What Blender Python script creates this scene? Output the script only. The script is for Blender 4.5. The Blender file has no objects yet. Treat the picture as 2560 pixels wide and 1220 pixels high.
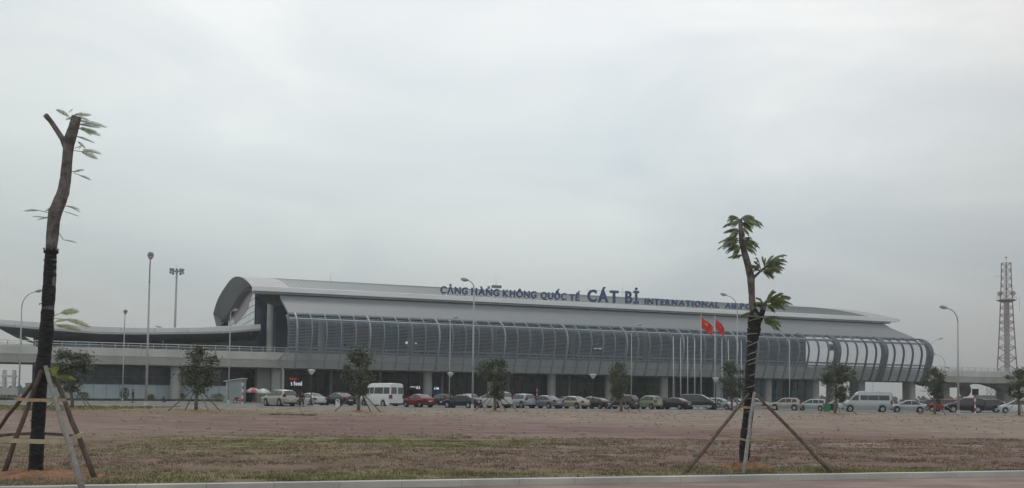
import bpy, math, random
from mathutils import Vector, Matrix, Euler, noise
random.seed(7)
PI = math.pi
R = math.radians
SC = bpy.context.scene
COL = SC.collection

# ------------------------------------------------------------------ camera
F = 2500.0; CH = 1.4
PITCH = R(2.5); ROLL = 0.0117
OY = 993 - F*math.tan(PITCH)
CAMROT = Matrix.Rotation(PI/2+PITCH, 3, 'X') @ Matrix.Rotation(ROLL, 3, 'Z')
cd = bpy.data.cameras.new('camera'); cam = bpy.data.objects.new('camera', cd); COL.objects.link(cam)
cam.location = (0, 0, CH); cam.rotation_euler = CAMROT.to_euler()
cd.sensor_width = 36; cd.lens = 36*F/2560; cd.shift_y = (OY-610)/2560
cd.clip_start = 0.1; cd.clip_end = 9000
SC.camera = cam

# ------------------------------------------------------------------ light
SUN_EL, SUN_AZ = R(50), R(-20)
EXPOSURE = 0.0
w = bpy.data.worlds.new('World'); SC.world = w; w.use_nodes = True
nt = w.node_tree; N = nt.nodes; L = nt.links
for n in list(N): N.remove(n)
out = N.new('ShaderNodeOutputWorld'); bg = N.new('ShaderNodeBackground'); bg.inputs['Strength'].default_value = 0.1
sky = N.new('ShaderNodeTexSky'); sky.sky_type = 'NISHITA'; sky.sun_disc = False
sky.sun_elevation = SUN_EL; sky.sun_rotation = SUN_AZ; sky.dust_density = 4.0
tc = N.new('ShaderNodeTexCoord')
mp = N.new('ShaderNodeMapping'); mp.inputs['Scale'].default_value = (1.3, 1.3, 4.2); mp.inputs['Rotation'].default_value = (0, R(4), 0)
nz = N.new('ShaderNodeTexNoise'); nz.inputs['Scale'].default_value = 2.3; nz.inputs['Detail'].default_value = 6; nz.inputs['Roughness'].default_value = .5
nz.inputs['Distortion'].default_value = .6
def wramp(stops, src):
    r = N.new('ShaderNodeValToRGB'); e = r.color_ramp.elements
    while len(e) < len(stops): e.new(.5)
    for k, (p, c) in enumerate(stops): e[k].position = p; e[k].color = (*c, 1) if len(c) == 3 else c
    L.new(src, r.inputs[0]); return r.outputs[0]
def wmul(a, b):
    m = N.new('ShaderNodeMixRGB'); m.blend_type = 'MULTIPLY'; m.inputs[0].default_value = 1; L.new(a, m.inputs[1]); L.new(b, m.inputs[2]); return m.outputs[0]
sep = N.new('ShaderNodeSeparateXYZ'); sc10 = N.new('ShaderNodeVectorMath'); sc10.operation = 'SCALE'; sc10.inputs['Scale'].default_value = 10.0
mix = N.new('ShaderNodeMixRGB'); mix.inputs[0].default_value = .985
L.new(tc.outputs['Generated'], mp.inputs[0]); L.new(mp.outputs[0], nz.inputs['Vector']); L.new(tc.outputs['Generated'], sep.inputs[0])
# overcast: duller and greyer low down, brightest about 25 degrees up
elev = wramp([(0, (.42, .43, .425)), (.04, (.465, .48, .475)), (.144, (.60, .66, .675)), (.24, (.77, .83, .85)), (.36, (.91, .945, .96)), (.50, (.84, .86, .88)), (.75, (.58, .60, .62)), (1, (.52, .54, .56))], sep.outputs['Z'])
mx_ = N.new('ShaderNodeMath'); mx_.operation = 'MULTIPLY_ADD'; mx_.inputs[1].default_value = .5; mx_.inputs[2].default_value = .5; L.new(sep.outputs['X'], mx_.inputs[0])
azim = wramp([(.24, (.93, .93, .90)), (.36, (1, 1, .99)), (.55, (1, 1, 1)), (.66, (.94, .93, .93)), (.72, (.84, .82, .82)), (.8, (.8, .78, .78))], mx_.outputs[0])
cloud = wramp([(.30, (.89, .915, .935)), (.5, (1, 1, 1)), (.68, (1.13, 1.11, 1.08))], nz.outputs['Fac'])
L.new(wmul(wmul(elev, azim), cloud), sc10.inputs[0])
L.new(sky.outputs[0], mix.inputs[1]); L.new(sc10.outputs[0], mix.inputs[2])
L.new(mix.outputs[0], bg.inputs[0]); L.new(bg.outputs[0], out.inputs[0])

ld = bpy.data.lights.new('sun', 'SUN'); ld.energy = 0.6; ld.angle = R(25); ld.color = (1, .97, .92)
lo = bpy.data.objects.new('sun', ld); COL.objects.link(lo)
lo.rotation_euler = (R(90)-SUN_EL, 0, R(180)+R(20)+PI*0)
SC.view_settings.view_transform = 'Standard'; SC.view_settings.look = 'None'
SC.view_settings.exposure = EXPOSURE; SC.view_settings.gamma = 1
SC.render.engine = 'CYCLES'
SC.cycles.max_bounces = 6; SC.cycles.volume_bounces = 0

# ------------------------------------------------------------------ pixel helpers (2560 x 1220 photo pixels)
def ray(px, py): return CAMROT @ Vector((px-1280, OY-py, -F))
O = Vector((0, 0, CH))
def ground(px, py, z=0.0):
    d = ray(px, py); return O + d*((z-CH)/d.z)
def at(px, py, Y):
    d = ray(px, py); return O + d*(Y/d.y)
AL = math.atan2(52, 131); DU = Vector((math.cos(AL), math.sin(AL), 0)); DV = Vector((-math.sin(AL), math.cos(AL), 0)); A0 = Vector((-39, 174, 0))
def onV(px, py, v):
    d = ray(px, py); t = (A0.dot(DV)+v)/d.dot(DV); p = O+d*t; return ((p-A0).dot(DU), p.z)
def UV(u, v, z=0): return A0 + DU*u + DV*v + Vector((0, 0, z))

# ------------------------------------------------------------------ mesh helpers
class MB:
    def __init__(s): s.v = []; s.f = []; s.mi = []; s.cur = 0
    def face(s, pts):
        i = len(s.v); s.v += [tuple(p) for p in pts]; s.f.append(list(range(i, i+len(pts)))); s.mi.append(s.cur)
    def box(s, x0, x1, y0, y1, z0, z1):
        i = len(s.v)
        s.v += [(x, y, z) for z in (z0, z1) for y in (y0, y1) for x in (x0, x1)]
        for f in ((0, 2, 3, 1), (4, 5, 7, 6), (0, 1, 5, 4), (2, 6, 7, 3), (0, 4, 6, 2), (1, 3, 7, 5)):
            s.f.append([i+k for k in f]); s.mi.append(s.cur)
        return s
    def bar(s, a, b, w, h, up=(0, 0, 1)):
        a = Vector(a); b = Vector(b); d = (b-a).normalized(); up = Vector(up)
        x = d.cross(up)
        if x.length < 1e-4: x = d.cross(Vector((1, 0, 0)))
        x.normalize(); y = x.cross(d).normalized()
        i = len(s.v)
        for p in (a, b):
            for sx, sy in ((-1, -1), (1, -1), (1, 1), (-1, 1)): s.v.append(tuple(p+x*w/2*sx+y*h/2*sy))
        for f in ((0, 3, 2, 1), (4, 5, 6, 7), (0, 1, 5, 4), (1, 2, 6, 5), (2, 3, 7, 6), (3, 0, 4, 7)):
            s.f.append([i+k for k in f]); s.mi.append(s.cur)
        return s
    def tube(s, pts, rad, n=8, cap=True):
        pts = [Vector(p) for p in pts]
        if not hasattr(rad, '__len__'): rad = [rad]*len(pts)
        i0 = len(s.v); ref = None
        for k, p in enumerate(pts):
            d = (pts[min(k+1, len(pts)-1)]-pts[max(k-1, 0)]).normalized()
            if ref is None:
                ref = d.cross(Vector((0, 1, 0.01)))
                if ref.length < .1: ref = d.cross(Vector((1, 0, 0)))
            ref = (ref - d*ref.dot(d)).normalized(); y = d.cross(ref)
            for j in range(n):
                a = 2*PI*j/n; s.v.append(tuple(p+(ref*math.cos(a)+y*math.sin(a))*rad[k]))
        for k in range(len(pts)-1):
            for j in range(n):
                a = i0+k*n+j; b = i0+k*n+(j+1) % n
                s.f.append([a, b, b+n, a+n]); s.mi.append(s.cur)
        if cap:
            s.f.append([i0+j for j in range(n)][::-1]); s.mi.append(s.cur)
            e = i0+(len(pts)-1)*n; s.f.append([e+j for j in range(n)]); s.mi.append(s.cur)
        return s
    def lathe(s, c, prof, n=16):
        c = Vector(c); i0 = len(s.v)
        for (r, z) in prof:
            for j in range(n):
                a = 2*PI*j/n; s.v.append((c.x+r*math.cos(a), c.y+r*math.sin(a), c.z+z))
        for k in range(len(prof)-1):
            for j in range(n):
                a = i0+k*n+j; b = i0+k*n+(j+1) % n
                s.f.append([a, b, b+n, a+n]); s.mi.append(s.cur)
        return s
    def grid(s, rows):
        i0 = len(s.v); m = len(rows[0])
        for r in rows: s.v += [tuple(p) for p in r]
        for i in range(len(rows)-1):
            for j in range(m-1):
                a = i0+i*m+j; s.f.append([a, a+1, a+m+1, a+m]); s.mi.append(s.cur)
        return s
    def prism(s, poly, axis, a, b):     # poly of 2D points extruded along axis from a to b
        def P(p, t):
            return {'x': (t, p[0], p[1]), 'y': (p[0], t, p[1]), 'z': (p[0], p[1], t)}[axis]
        n = len(poly); i = len(s.v)
        s.v += [P(p, a) for p in poly]+[P(p, b) for p in poly]
        s.f.append([i+k for k in range(n)]); s.mi.append(s.cur)
        s.f.append([i+n+k for k in range(n)][::-1]); s.mi.append(s.cur)
        for k in range(n):
            q = (k+1) % n; s.f.append([i+k, i+n+k, i+n+q, i+q]); s.mi.append(s.cur)
        return s
    def mesh(s, name, mats, off=None):
        me = bpy.data.meshes.new(name)
        vs = s.v if off is None else [(x-off[0], y-off[1], z-off[2]) for x, y, z in s.v]
        me.from_pydata(vs, [], s.f)
        if not isinstance(mats, (list, tuple)): mats = [mats]
        for m in mats: me.materials.append(m)
        me.polygons.foreach_set('material_index', s.mi)
        me.update(); return me
    def build(s, name, mats, parent=None, off=None, smooth=False, recalc=False):
        me = s.mesh(name, mats, off)
        if recalc:
            import bmesh
            bm = bmesh.new(); bm.from_mesh(me); bmesh.ops.recalc_face_normals(bm, faces=bm.faces); bm.to_mesh(me); bm.free()
        if smooth:
            for p in me.polygons: p.use_smooth = True
        return obj(name, me, parent)
def obj(name, me, parent=None):
    o = bpy.data.objects.new(name, me); COL.objects.link(o)
    if parent: o.parent = parent
    return o
def tag(o, label=None, cat=None, group=None, kind=None):
    if label: o['label'] = label
    if cat: o['category'] = cat
    if group: o['group'] = group
    if kind: o['kind'] = kind
    return o
def thing(name, label, cat, loc=(0, 0, 0), rz=0, group=None):
    o = bpy.data.objects.new(name, None); COL.objects.link(o)
    o.location = loc; o.rotation_euler = (0, 0, rz); o.empty_display_size = .3
    return tag(o, label, cat, group)
def copy_tree(o, parent=None):
    c = o.copy(); COL.objects.link(c); c.parent = parent
    for ch in [x for x in COL.objects if x.parent == o]: copy_tree(ch, c)
    return c

# ------------------------------------------------------------------ materials
def mat(name, col, rough=.8, metal=0, var=.12, scale=3.0, bump=0, col2=None, stretch=None, coord='Object', spec=.5, detail=4):
    m = bpy.data.materials.new(name); m.use_nodes = True; t = m.node_tree; b = t.nodes['Principled BSDF']
    b.inputs['Roughness'].default_value = rough; b.inputs['Metallic'].default_value = metal
    b.inputs['Specular IOR Level'].default_value = spec
    c = Vector(col); lo_ = c*(1-var); hi = Vector(col2) if col2 else c*(1+var)
    tc = t.nodes.new('ShaderNodeTexCoord'); nz = t.nodes.new('ShaderNodeTexNoise'); nz.inputs['Scale'].default_value = scale; nz.inputs['Detail'].default_value = detail
    src = tc.outputs[coord]
    if stretch:
        mp = t.nodes.new('ShaderNodeMapping'); mp.inputs['Scale'].default_value = stretch; t.links.new(src, mp.inputs[0]); src = mp.outputs[0]
    t.links.new(src, nz.inputs['Vector'])
    r = t.nodes.new('ShaderNodeValToRGB'); r.color_ramp.elements[0].position = .35; r.color_ramp.elements[1].position = .65
    r.color_ramp.elements[0].color = (*lo_, 1); r.color_ramp.elements[1].color = (*hi, 1)
    t.links.new(nz.outputs['Fac'], r.inputs[0]); t.links.new(r.outputs[0], b.inputs['Base Color'])
    if bump:
        bp = t.nodes.new('ShaderNodeBump'); bp.inputs['Strength'].default_value = bump; bp.inputs['Distance'].default_value = .05
        n2 = t.nodes.new('ShaderNodeTexNoise'); n2.inputs['Scale'].default_value = scale*5; n2.inputs['Detail'].default_value = 5
        t.links.new(src, n2.inputs['Vector']); t.links.new(n2.outputs['Fac'], bp.inputs['Height']); t.links.new(bp.outputs[0], b.inputs['Normal'])
    return m
def emis(name, col, st):
    m = bpy.data.materials.new(name); m.use_nodes = True; b = m.node_tree.nodes['Principled BSDF']
    b.inputs['Base Color'].default_value = (*col, 1); b.inputs['Emission Color'].default_value = (*col, 1); b.inputs['Emission Strength'].default_value = st
    return m
def leafmat(name, col, col2, scale=6):
    m = mat(name, col, .55, 0, .3, scale, 0, col2, spec=.3)
    m.node_tree.nodes['Principled BSDF'].inputs['Subsurface Weight'].default_value = 0
    return m
M = {}
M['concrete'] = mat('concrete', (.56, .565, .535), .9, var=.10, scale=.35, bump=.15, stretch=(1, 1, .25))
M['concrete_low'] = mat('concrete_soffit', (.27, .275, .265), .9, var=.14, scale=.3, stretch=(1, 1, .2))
M['column'] = mat('column_render', (.40, .40, .39), .85, var=.08, scale=.6)
M['roofsheet'] = mat('roof_sheet', (.265, .29, .30), .5, .15, var=.05, scale=.4, stretch=(6, .3, .3))
M['roofband'] = mat('roof_panel', (.38, .39, .39), .5, .1, var=.05, scale=.2)
M['fascia'] = mat('fascia_panel', (.82, .84, .835), .5, .1, var=.05, scale=.3, stretch=(.4, 1, 3))
M['gutter'] = mat('gutter_dark', (.22, .245, .24), .6, var=.1, scale=.6)
M['slope'] = mat('sloped_cladding', (.205, .225, .238), .55, .1, var=.025, scale=.12, stretch=(.5, 1, 2.5))
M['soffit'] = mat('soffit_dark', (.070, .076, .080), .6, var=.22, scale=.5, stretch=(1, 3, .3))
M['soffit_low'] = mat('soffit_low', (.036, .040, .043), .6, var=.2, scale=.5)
M['bar_dark'] = mat('bar_dark', (.035, .04, .045), .5)
M['louvre'] = mat('louvre_metal', (.37, .435, .49), .5, .2, var=.06, scale=.5)
M['rib'] = mat('rib_metal', (.31, .345, .375), .5, .2, var=.05, scale=.5)
M['rib_backlit'] = mat('rib_backlit_metal', (.13, .14, .16), .55, .1, var=.06, scale=.5)  # same rib metal, with the shade of backlit ribs put into its colour
M['glass_blue'] = mat('glass_blue', (.03, .048, .075), .15, var=.4, scale=.4, stretch=(1, 1, .2), spec=.5)
M['glass_dark'] = mat('glass_dark', (.012, .018, .024), .15, var=.4, scale=.3, spec=.5)
M['glass_teal'] = mat('glass_teal', (.085, .19, .225), .12, var=.45, scale=.25, spec=.6)
M['glass_brown'] = mat('glass_brown', (.10, .075, .085), .3, var=.3, scale=.4)
M['panel_blue'] = mat('panel_blue', (.055, .115, .22), .35, var=.2, scale=.5)
M['frost'] = mat('frosted_panel', (.42, .50, .52), .35, var=.15, scale=.22, stretch=(1, 1, .2))
M['white_panel'] = mat('white_panel', (.62, .66, .67), .3, var=.1, scale=.25)
M['mullion'] = mat('mullion', (.22, .25, .27), .5, .3)
M['railing'] = mat('railing_metal', (.50, .54, .56), .45, .3)
M['letter'] = mat('letter_blue', (.045, .085, .19), .45, var=.08, scale=1.2)
M['letter_side'] = M['letter']
M['pole'] = mat('pole_galvanised', (.42, .445, .455), .5, .3, var=.06, scale=1.5)
M['lamphead'] = mat('lamp_head', (.36, .39, .40), .4, .2)
M['lampglass'] = mat('lamp_glass', (.62, .66, .64), .3)
M['white'] = mat('white_paint', (.72, .73, .72), .5, var=.04)
M['redpaint'] = mat('red_paint', (.42, .05, .035), .5)
M['flagred'] = mat('flag_red', (.62, .035, .03), .75, var=.12, scale=1.5)
M['flagyellow'] = mat('flag_yellow', (.85, .62, .05), .7)
M['asphalt'] = mat('asphalt', (.155, .16, .155), .9, var=.10, scale=.15, bump=.1, stretch=(.3, 1, 1))
M['kerb'] = mat('kerb_stone', (.50, .50, .46), .9, var=.14, scale=.8, bump=.2)
M['soil'] = mat('orange_soil', (.27, .135, .075), .95, var=.25, scale=5, bump=.6, col2=(.36, .19, .11))
M['bark'] = mat('bark', (.175, .168, .155), .9, var=.35, scale=9, bump=1.0, col2=(.26, .25, .235), stretch=(1, 1, .8), detail=6)
M['barkdark'] = mat('bark_small_tree', (.15, .125, .10), .9, var=.2, scale=6)
M['wrap'] = mat('shade_net_wrap', (.036, .038, .042), .85, var=.4, scale=9, bump=1.0, stretch=(1, 1, 3.5), col2=(.065, .067, .072))
M['rope'] = mat('pale_rope', (.34, .33, .31), .9, var=.2, scale=9)
M['stake'] = mat('brown_pole', (.125, .095, .075), .85, var=.3, scale=5, bump=.4, stretch=(3, 3, .6))
M['stakepale'] = mat('peeled_pole', (.23, .22, .20), .8, var=.18, scale=6, stretch=(3, 3, .5))
M['lath'] = mat('lath_wood', (.42, .31, .20), .85, var=.2, scale=5)
M['strap'] = mat('strap_tan', (.46, .40, .27), .85, var=.15, scale=5)
M['leaf_near'] = leafmat('leaf_poinciana', (.15, .185, .11), (.28, .32, .18), 5)
M['leaf_bright'] = leafmat('leaf_young', (.20, .25, .06), (.30, .36, .09), 7)
M['leaf_tree'] = leafmat('leaf_ficus', (.075, .098, .065), (.15, .18, .115), 2.2)
M['leaf_bush'] = leafmat('leaf_bush', (.05, .07, .035), (.10, .12, .055), 2.5)
M['leaf_olive'] = leafmat('leaf_olive', (.13, .13, .05), (.19, .18, .07), 3)
M['tyre'] = mat('tyre', (.018, .018, .019), .85)
M['rim'] = mat('rim_alloy', (.45, .46, .47), .35, .6)
M['carglass'] = mat('car_glass', (.02, .026, .03), .12, spec=.7, var=.15)
M['screen'] = mat('car_screen', (.10, .115, .12), .06, spec=.9, var=.1)  # glass colour lifted to stand for sky reflected in the screens
M['headl'] = mat('headlight', (.62, .64, .65), .15, spec=.9)
M['taill'] = mat('tail_light', (.20, .03, .03), .25)
M['plate'] = mat('number_plate', (.66, .66, .64), .5)
M['trim'] = mat('black_trim', (.025, .026, .028), .6)
M['skin'] = mat('skin', (.30, .17, .11), .6)
M['cloth_dark'] = mat('cloth_dark', (.03, .034, .042), .9, var=.2, scale=8)
M['cloth_grey'] = mat('cloth_grey', (.055, .06, .07), .9, var=.2, scale=8)
M['hair'] = mat('hair', (.015, .013, .012), .6)
M['screenlit'] = emis('lit_white', (.85, .88, 1.0), .62)
M['yellowlit'] = emis('lit_yellow', (.75, .75, .2), .5)
M['redlit'] = emis('lit_red', (.85, .05, .05), .5)
M['signdark'] = mat('sign_dark', (.02, .022, .027), .4)
M['bluebox'] = mat('blue_box', (.02, .06, .20), .4)
M['green_bin'] = mat('green_bin', (.02, .20, .09), .5)
M['towerred'] = mat('tower_red', (.27, .185, .175), .6)
M['towerwhite'] = mat('tower_white', (.40, .385, .38), .6)

def ground_material():
    m = bpy.data.materials.new('bare_lot'); m.use_nodes = True; t = m.node_tree; n = t.nodes; l = t.links; b = n['Principled BSDF']
    b.inputs['Roughness'].default_value = .95; b.inputs['Specular IOR Level'].default_value = .2
    geo = n.new('ShaderNodeNewGeometry')
    def noi(scale, st, detail=5, off=0, rough=.55):
        mp = n.new('ShaderNodeMapping'); mp.inputs['Scale'].default_value = st; mp.inputs['Location'].default_value = (off, off*.7, 0)
        l.new(geo.outputs['Position'], mp.inputs[0])
        z = n.new('ShaderNodeTexNoise'); z.inputs['Scale'].default_value = scale; z.inputs['Detail'].default_value = detail; z.inputs['Roughness'].default_value = rough
        l.new(mp.outputs[0], z.inputs['Vector']); return z.outputs['Fac']
    def ramp(fac, stops):
        r = n.new('ShaderNodeValToRGB'); e = r.color_ramp.elements
        while len(e) < len(stops): e.new(.5)
        for k, (p, c) in enumerate(stops): e[k].position = p; e[k].color = c if len(c) == 4 else (*c, 1)
        l.new(fac, r.inputs[0]); return r.outputs[0]
    def mixc(f, a, c):
        x = n.new('ShaderNodeMixRGB'); l.new(f, x.inputs[0]); l.new(a, x.inputs[1]); l.new(c, x.inputs[2]); return x.outputs[0]
    def math_(op, a, c):
        x = n.new('ShaderNodeMath'); x.operation = op
        for i, q in enumerate((a, c)):
            if isinstance(q, (int, float)): x.inputs[i].default_value = q
            else: l.new(q, x.inputs[i])
        return x.outputs[0]
    sx = n.new('ShaderNodeSeparateXYZ'); l.new(geo.outputs['Position'], sx.inputs[0])
    X = sx.outputs['X']; Y = sx.outputs['Y']
    # bands lie roughly along the kerb: coordinate across them, made wavy
    big = noi(.05, (1, 1.6, 1), 4)
    wav = math_('MULTIPLY', math_('SUBTRACT', big, .5), 30)
    acr = math_('ADD', Y, wav)                       # metres away, wobbled
    # earth tones
    fine = noi(1.3, (.5, .5, 1), 7, 3, .68)
    streak = noi(.25, (.35, 1.4, 1), 6, 9, .65)
    purple = ramp(fine, [(.35, (.165, .103, .096)), (.68, (.26, .170, .158))])
    tan = ramp(fine, [(.33, (.24, .20, .155)), (.66, (.40, .345, .28))])
    dry = ramp(fine, [(.33, (.11, .076, .048)), (.5, (.185, .134, .085)), (.68, (.28, .215, .148))])
    green = ramp(fine, [(.35, (.15, .155, .055)), (.65, (.26, .27, .11))])
    # purple earth sits far off at the left, nearer at the right
    pc = math_('SUBTRACT', acr, math_('MULTIPLY', X, -1.0))
    pmask = ramp(math_('DIVIDE', pc, 100), [(.20, (0, 0, 0)), (.29, (1, 1, 1)), (.54, (1, 1, 1)), (.68, (0, 0, 0))])
    smask = ramp(streak, [(.38, (0, 0, 0)), (.58, (1, 1, 1))])
    nearm = ramp(math_('DIVIDE', acr, 100), [(.30, (1, 1, 1)), (.42, (0, 0, 0))])
    base = mixc(nearm, tan, dry)
    base = mixc(ramp(math_('MULTIPLY', smask, .55), [(0, (0, 0, 0)), (1, (1, 1, 1))]), base, purple)
    base = mixc(pmask, base, mixc(ramp(streak, [(.5, (0, 0, 0)), (.68, (.8, .8, .8))]), purple, tan))
    # green patch left of centre, around 32 m away
    def gauss(cx, cy, rx, ry):
        ax = math_('DIVIDE', math_('SUBTRACT', X, cx), rx); ay = math_('DIVIDE', math_('SUBTRACT', Y, cy), ry)
        q = math_('ADD', math_('MULTIPLY', ax, ax), math_('MULTIPLY', ay, ay))
        return math_('POWER', 2.718, math_('MULTIPLY', q, -1))
    gsum = math_('ADD', math_('ADD', gauss(-4.5, 31, 5.5, 3.2), gauss(-9, 25, 4, 1.6)), math_('MULTIPLY', gauss(6.5, 19.2, 9, 1.0), .6))
    gsum = math_('ADD', gsum, math_('MULTIPLY', gauss(-3, 17.5, 6, 1.0), .6))
    gsum = math_('ADD', gsum, math_('MULTIPLY', gauss(-25, 80, 16, 14), .5))
    gm = math_('MULTIPLY', math_('MINIMUM', math_('MULTIPLY', gsum, 1.5), 1.0), ramp(noi(.6, (.6, 1.2, 1), 5, 17), [(.36, (0, 0, 0)), (.56, (1, 1, 1))]))
    base = mixc(gm, base, green)
    # pale thin dust streaks and dark damp clods
    st2 = noi(.5, (.22, 2.6, 1), 5, 31, .6)
    base = mixc(ramp(st2, [(.60, (0, 0, 0)), (.72, (.65, .65, .65))]), base, ramp(fine, [(.3, (.33, .27, .20)), (.7, (.45, .38, .30))]))
    st3 = noi(.8, (.35, 2.0, 1), 6, 57, .7)
    base = mixc(ramp(st3, [(.56, (0, 0, 0)), (.68, (.75, .75, .75))]), base, ramp(fine, [(.3, (.09, .062, .048)), (.7, (.15, .11, .085))]))
    l.new(base, b.inputs['Base Color'])
    bp = n.new('ShaderNodeBump'); bp.inputs['Strength'].default_value = .7; bp.inputs['Distance'].default_value = .08
    l.new(noi(3.0, (.6, 1, 1), 7, 5, .7), bp.inputs['Height']); l.new(bp.outputs[0], b.inputs['Normal'])
    return m
def paving_material():
    m = mat('red_paving', (.27, .19, .165), .9, var=.15, scale=.9, col2=(.37, .275, .245), stretch=(.6, 1.6, 1), bump=.15, coord='Object')
    t = m.node_tree; b = t.nodes['Principled BSDF']; src = b.inputs['Base Color'].links[0].from_socket
    tc = t.nodes.new('ShaderNodeTexCoord'); br = t.nodes.new('ShaderNodeTexBrick'); br.inputs['Scale'].default_value = 2.2
    br.inputs['Color1'].default_value = (1, 1, 1, 1); br.inputs['Color2'].default_value = (.86, .84, .84, 1); br.inputs['Mortar'].default_value = (.72, .7, .68, 1)
    br.inputs['Mortar Size'].default_value = .012
    t.links.new(tc.outputs['Object'], br.inputs['Vector'])
    mx = t.nodes.new('ShaderNodeMixRGB'); mx.blend_type = 'MULTIPLY'; mx.inputs[0].default_value = .8
    t.links.new(src, mx.inputs[1]); t.links.new(br.outputs['Color'], mx.inputs[2]); t.links.new(mx.outputs[0], b.inputs['Base Color'])
    return m
M['lot'] = ground_material(); M['paving'] = paving_material()

# ------------------------------------------------------------------ setting: ground, roads, kerbs
ga = ground(300, 1216); gb = ground(2560, 1180); KS = (gb.y-ga.y)/(gb.x-ga.x)
def yk(x):
    x = max(-40, min(45, x)); return ga.y + KS*(x-ga.x)
def yf(x):
    x = max(-120, min(150, x)); return 106.6 + .17*x
def lot_z(x, y):
    a = min(1, max(0, (y-yk(x))/2.0)); b = min(1, max(0, (yf(x)-y)/4.0))
    h = noise.fractal(Vector((x*.22, y*.22, 0)), 1, 2, 4)*.075 + noise.noise(Vector((x*1.4, y*1.4, 3)))*.018
    return (h-.02)*a*b
xs = [-2500, -900, -400, -200, -120]+[-90+1.2*i for i in range(0, 155)]+[100, 130, 200, 400, 900, 2500]
ts = [(i/150)**1.9 for i in range(151)]
mb = MB(); rows = []
for t in ts:
    rows.append([(x, yk(x)+.14+(yf(x)-.14-yk(x)-.14)*t, lot_z(x, yk(x)+(yf(x)-yk(x))*t)) for x in xs])
mb.grid(rows); o = mb.build('bare_ground', M['lot'], smooth=True); tag(o, 'bare reddish and tan earth lot with dry grass patches', None, kind='structure')
# near paving (lower than the lot) and its kerb
mb = MB()
pv = [-2500, -300, -40, -20, 0, 20, 45, 300, 2500]
mb.grid([[(x, -600, -.08) for x in pv], [(x, yk(x), -.08) for x in pv]])
o = mb.build('pavement', M['paving'], recalc=True); tag(o, kind='structure')
def kerb(name, pts, w_, z0, z1, m):
    mb = MB()
    for (a, b) in zip(pts[:-1], pts[1:]):
        a = Vector((*a, 0)); b = Vector((*b, 0)); L_ = (b-a).length; n_ = max(1, int(L_/1.0)) if L_ < 220 else 1
        for i in range(n_):
            p = a+(b-a)*(i/n_); q = a+(b-a)*((i+1)/n_); d = (q-p).normalized()*(.0025 if n_ > 1 else 0); zj = random.uniform(-.002, .002)
            zc = (z0+z1)/2+zj
            mb.bar((p.x+d.x, p.y+d.y, zc), (q.x-d.x, q.y-d.y, zc), w_, z1-z0)
    o = mb.build(name, m); tag(o, kind='structure'); return o
kerb('near_kerb', [(-2500, yk(-40)+.0), (-40, yk(-40)), (45, yk(45)), (2500, yk(45))], .24, -.2, .025, M['kerb'])
kerb('far_kerb', [(-2500, yf(-120)), (-120, yf(-120)), (150, yf(150)), (2500, yf(150))], .30, -.2, .16, M['kerb'])
mb = MB(); qx = [-3000, -120, 150, 3000]
mb.grid([[(x, yf(x)+.0, 0.0) for x in qx], [(x, 3000, 0.0) for x in qx]])
o = mb.build('road', M['asphalt'], recalc=True); tag(o, kind='structure')
# second kerb, planted strip in front of the wing, and parking island kerb
k1 = ground(0, 1003.5); k2 = ground(560, 1006.5)
kerb('service_road_kerb', [(k1.x-40, k1.y-3), (k1.x, k1.y), (k2.x, k2.y)], .3, -.1, .17, M['kerb'])
mb = MB()
dk = (k2-k1).normalized(); nk = Vector((-dk.y, dk.x, 0))
pts = [k1-dk*40+nk*.3, k2+nk*.3, k2+nk*9, k1-dk*40+nk*9]
mb.face([(p.x, p.y, .10) for p in pts]); o = mb.build('planting_strip', mat('strip_soil', (.13, .13, .08), .95, var=.3, scale=1.2, col2=(.19, .2, .1))); tag(o, kind='structure')
i1 = ground(548, 1013.5); i2 = ground(1010, 1019)
mb = MB(); d_ = (i2-i1).normalized(); n_ = Vector((-d_.y, d_.x, 0))
mb.face([(p.x, p.y, .13) for p in (i1, i2, i2+n_*2.2, i1+n_*2.2)]); o = mb.build('median', M['concrete']); tag(o, kind='structure')
kerb('median_kerb', [(i1.x, i1.y), (i2.x, i2.y)], .25, -.1, .16, M['kerb'])
# low far-off tree belt on the horizon
mb = MB()
for i in range(5200):
    x = random.uniform(-420, 620); y = random.uniform(470, 560)
    h = 3.2+2.2*noise.noise(Vector((x*.03, 1, 0)))+1.2*noise.noise(Vector((x*.15, 5, 0)))
    z = random.uniform(0, h); s = random.uniform(.7, 1.6); a = random.uniform(0, PI); t = random.uniform(-.5, .5)
    c = Vector((x, y, z)); d1 = Vector((math.cos(a), math.sin(a), t))*s; d2 = Vector((-math.sin(a)*.3, .2, 1))*s
    mb.face([c-d1, c-d2, c+d1, c+d2])
o = mb.build('tree_belt', M['leaf_tree']); tag(o, 'hazy low belt of trees along the horizon', 'trees', kind='stuff')
#PART2
# ------------------------------------------------------------------ terminal building (local frame: u along the front, v back, z up)
T = thing('terminal_building', 'long grey airport terminal with arched roof, louvred upper front and dark glass below', 'airport terminal', tuple(A0), AL)
U0, U1 = -4.9, 146.0
ARC = [(11, 20.75), (14, 21.65), (18.4, 22.7), (25, 24.05), (32, 25.15), (39, 25.95), (46, 26.4), (52, 26.4), (59, 26.1), (68, 25.6), (78, 24.7), (85, 23.4), (90, 21.8)]
INN = [(12.5, 20.2), (20, 21.6), (25, 21.9), (31.5, 22.0), (38, 21.7), (44.5, 21.0), (51, 20.2), (58, 19.6), (64, 19.2), (70, 18.9), (75, 18.8), (77.4, 18.9), (79, 19.0)]
def arc_rows(us, dz=0): return [[(u, v, z+dz) for (v, z) in ARC] for u in us]
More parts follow.
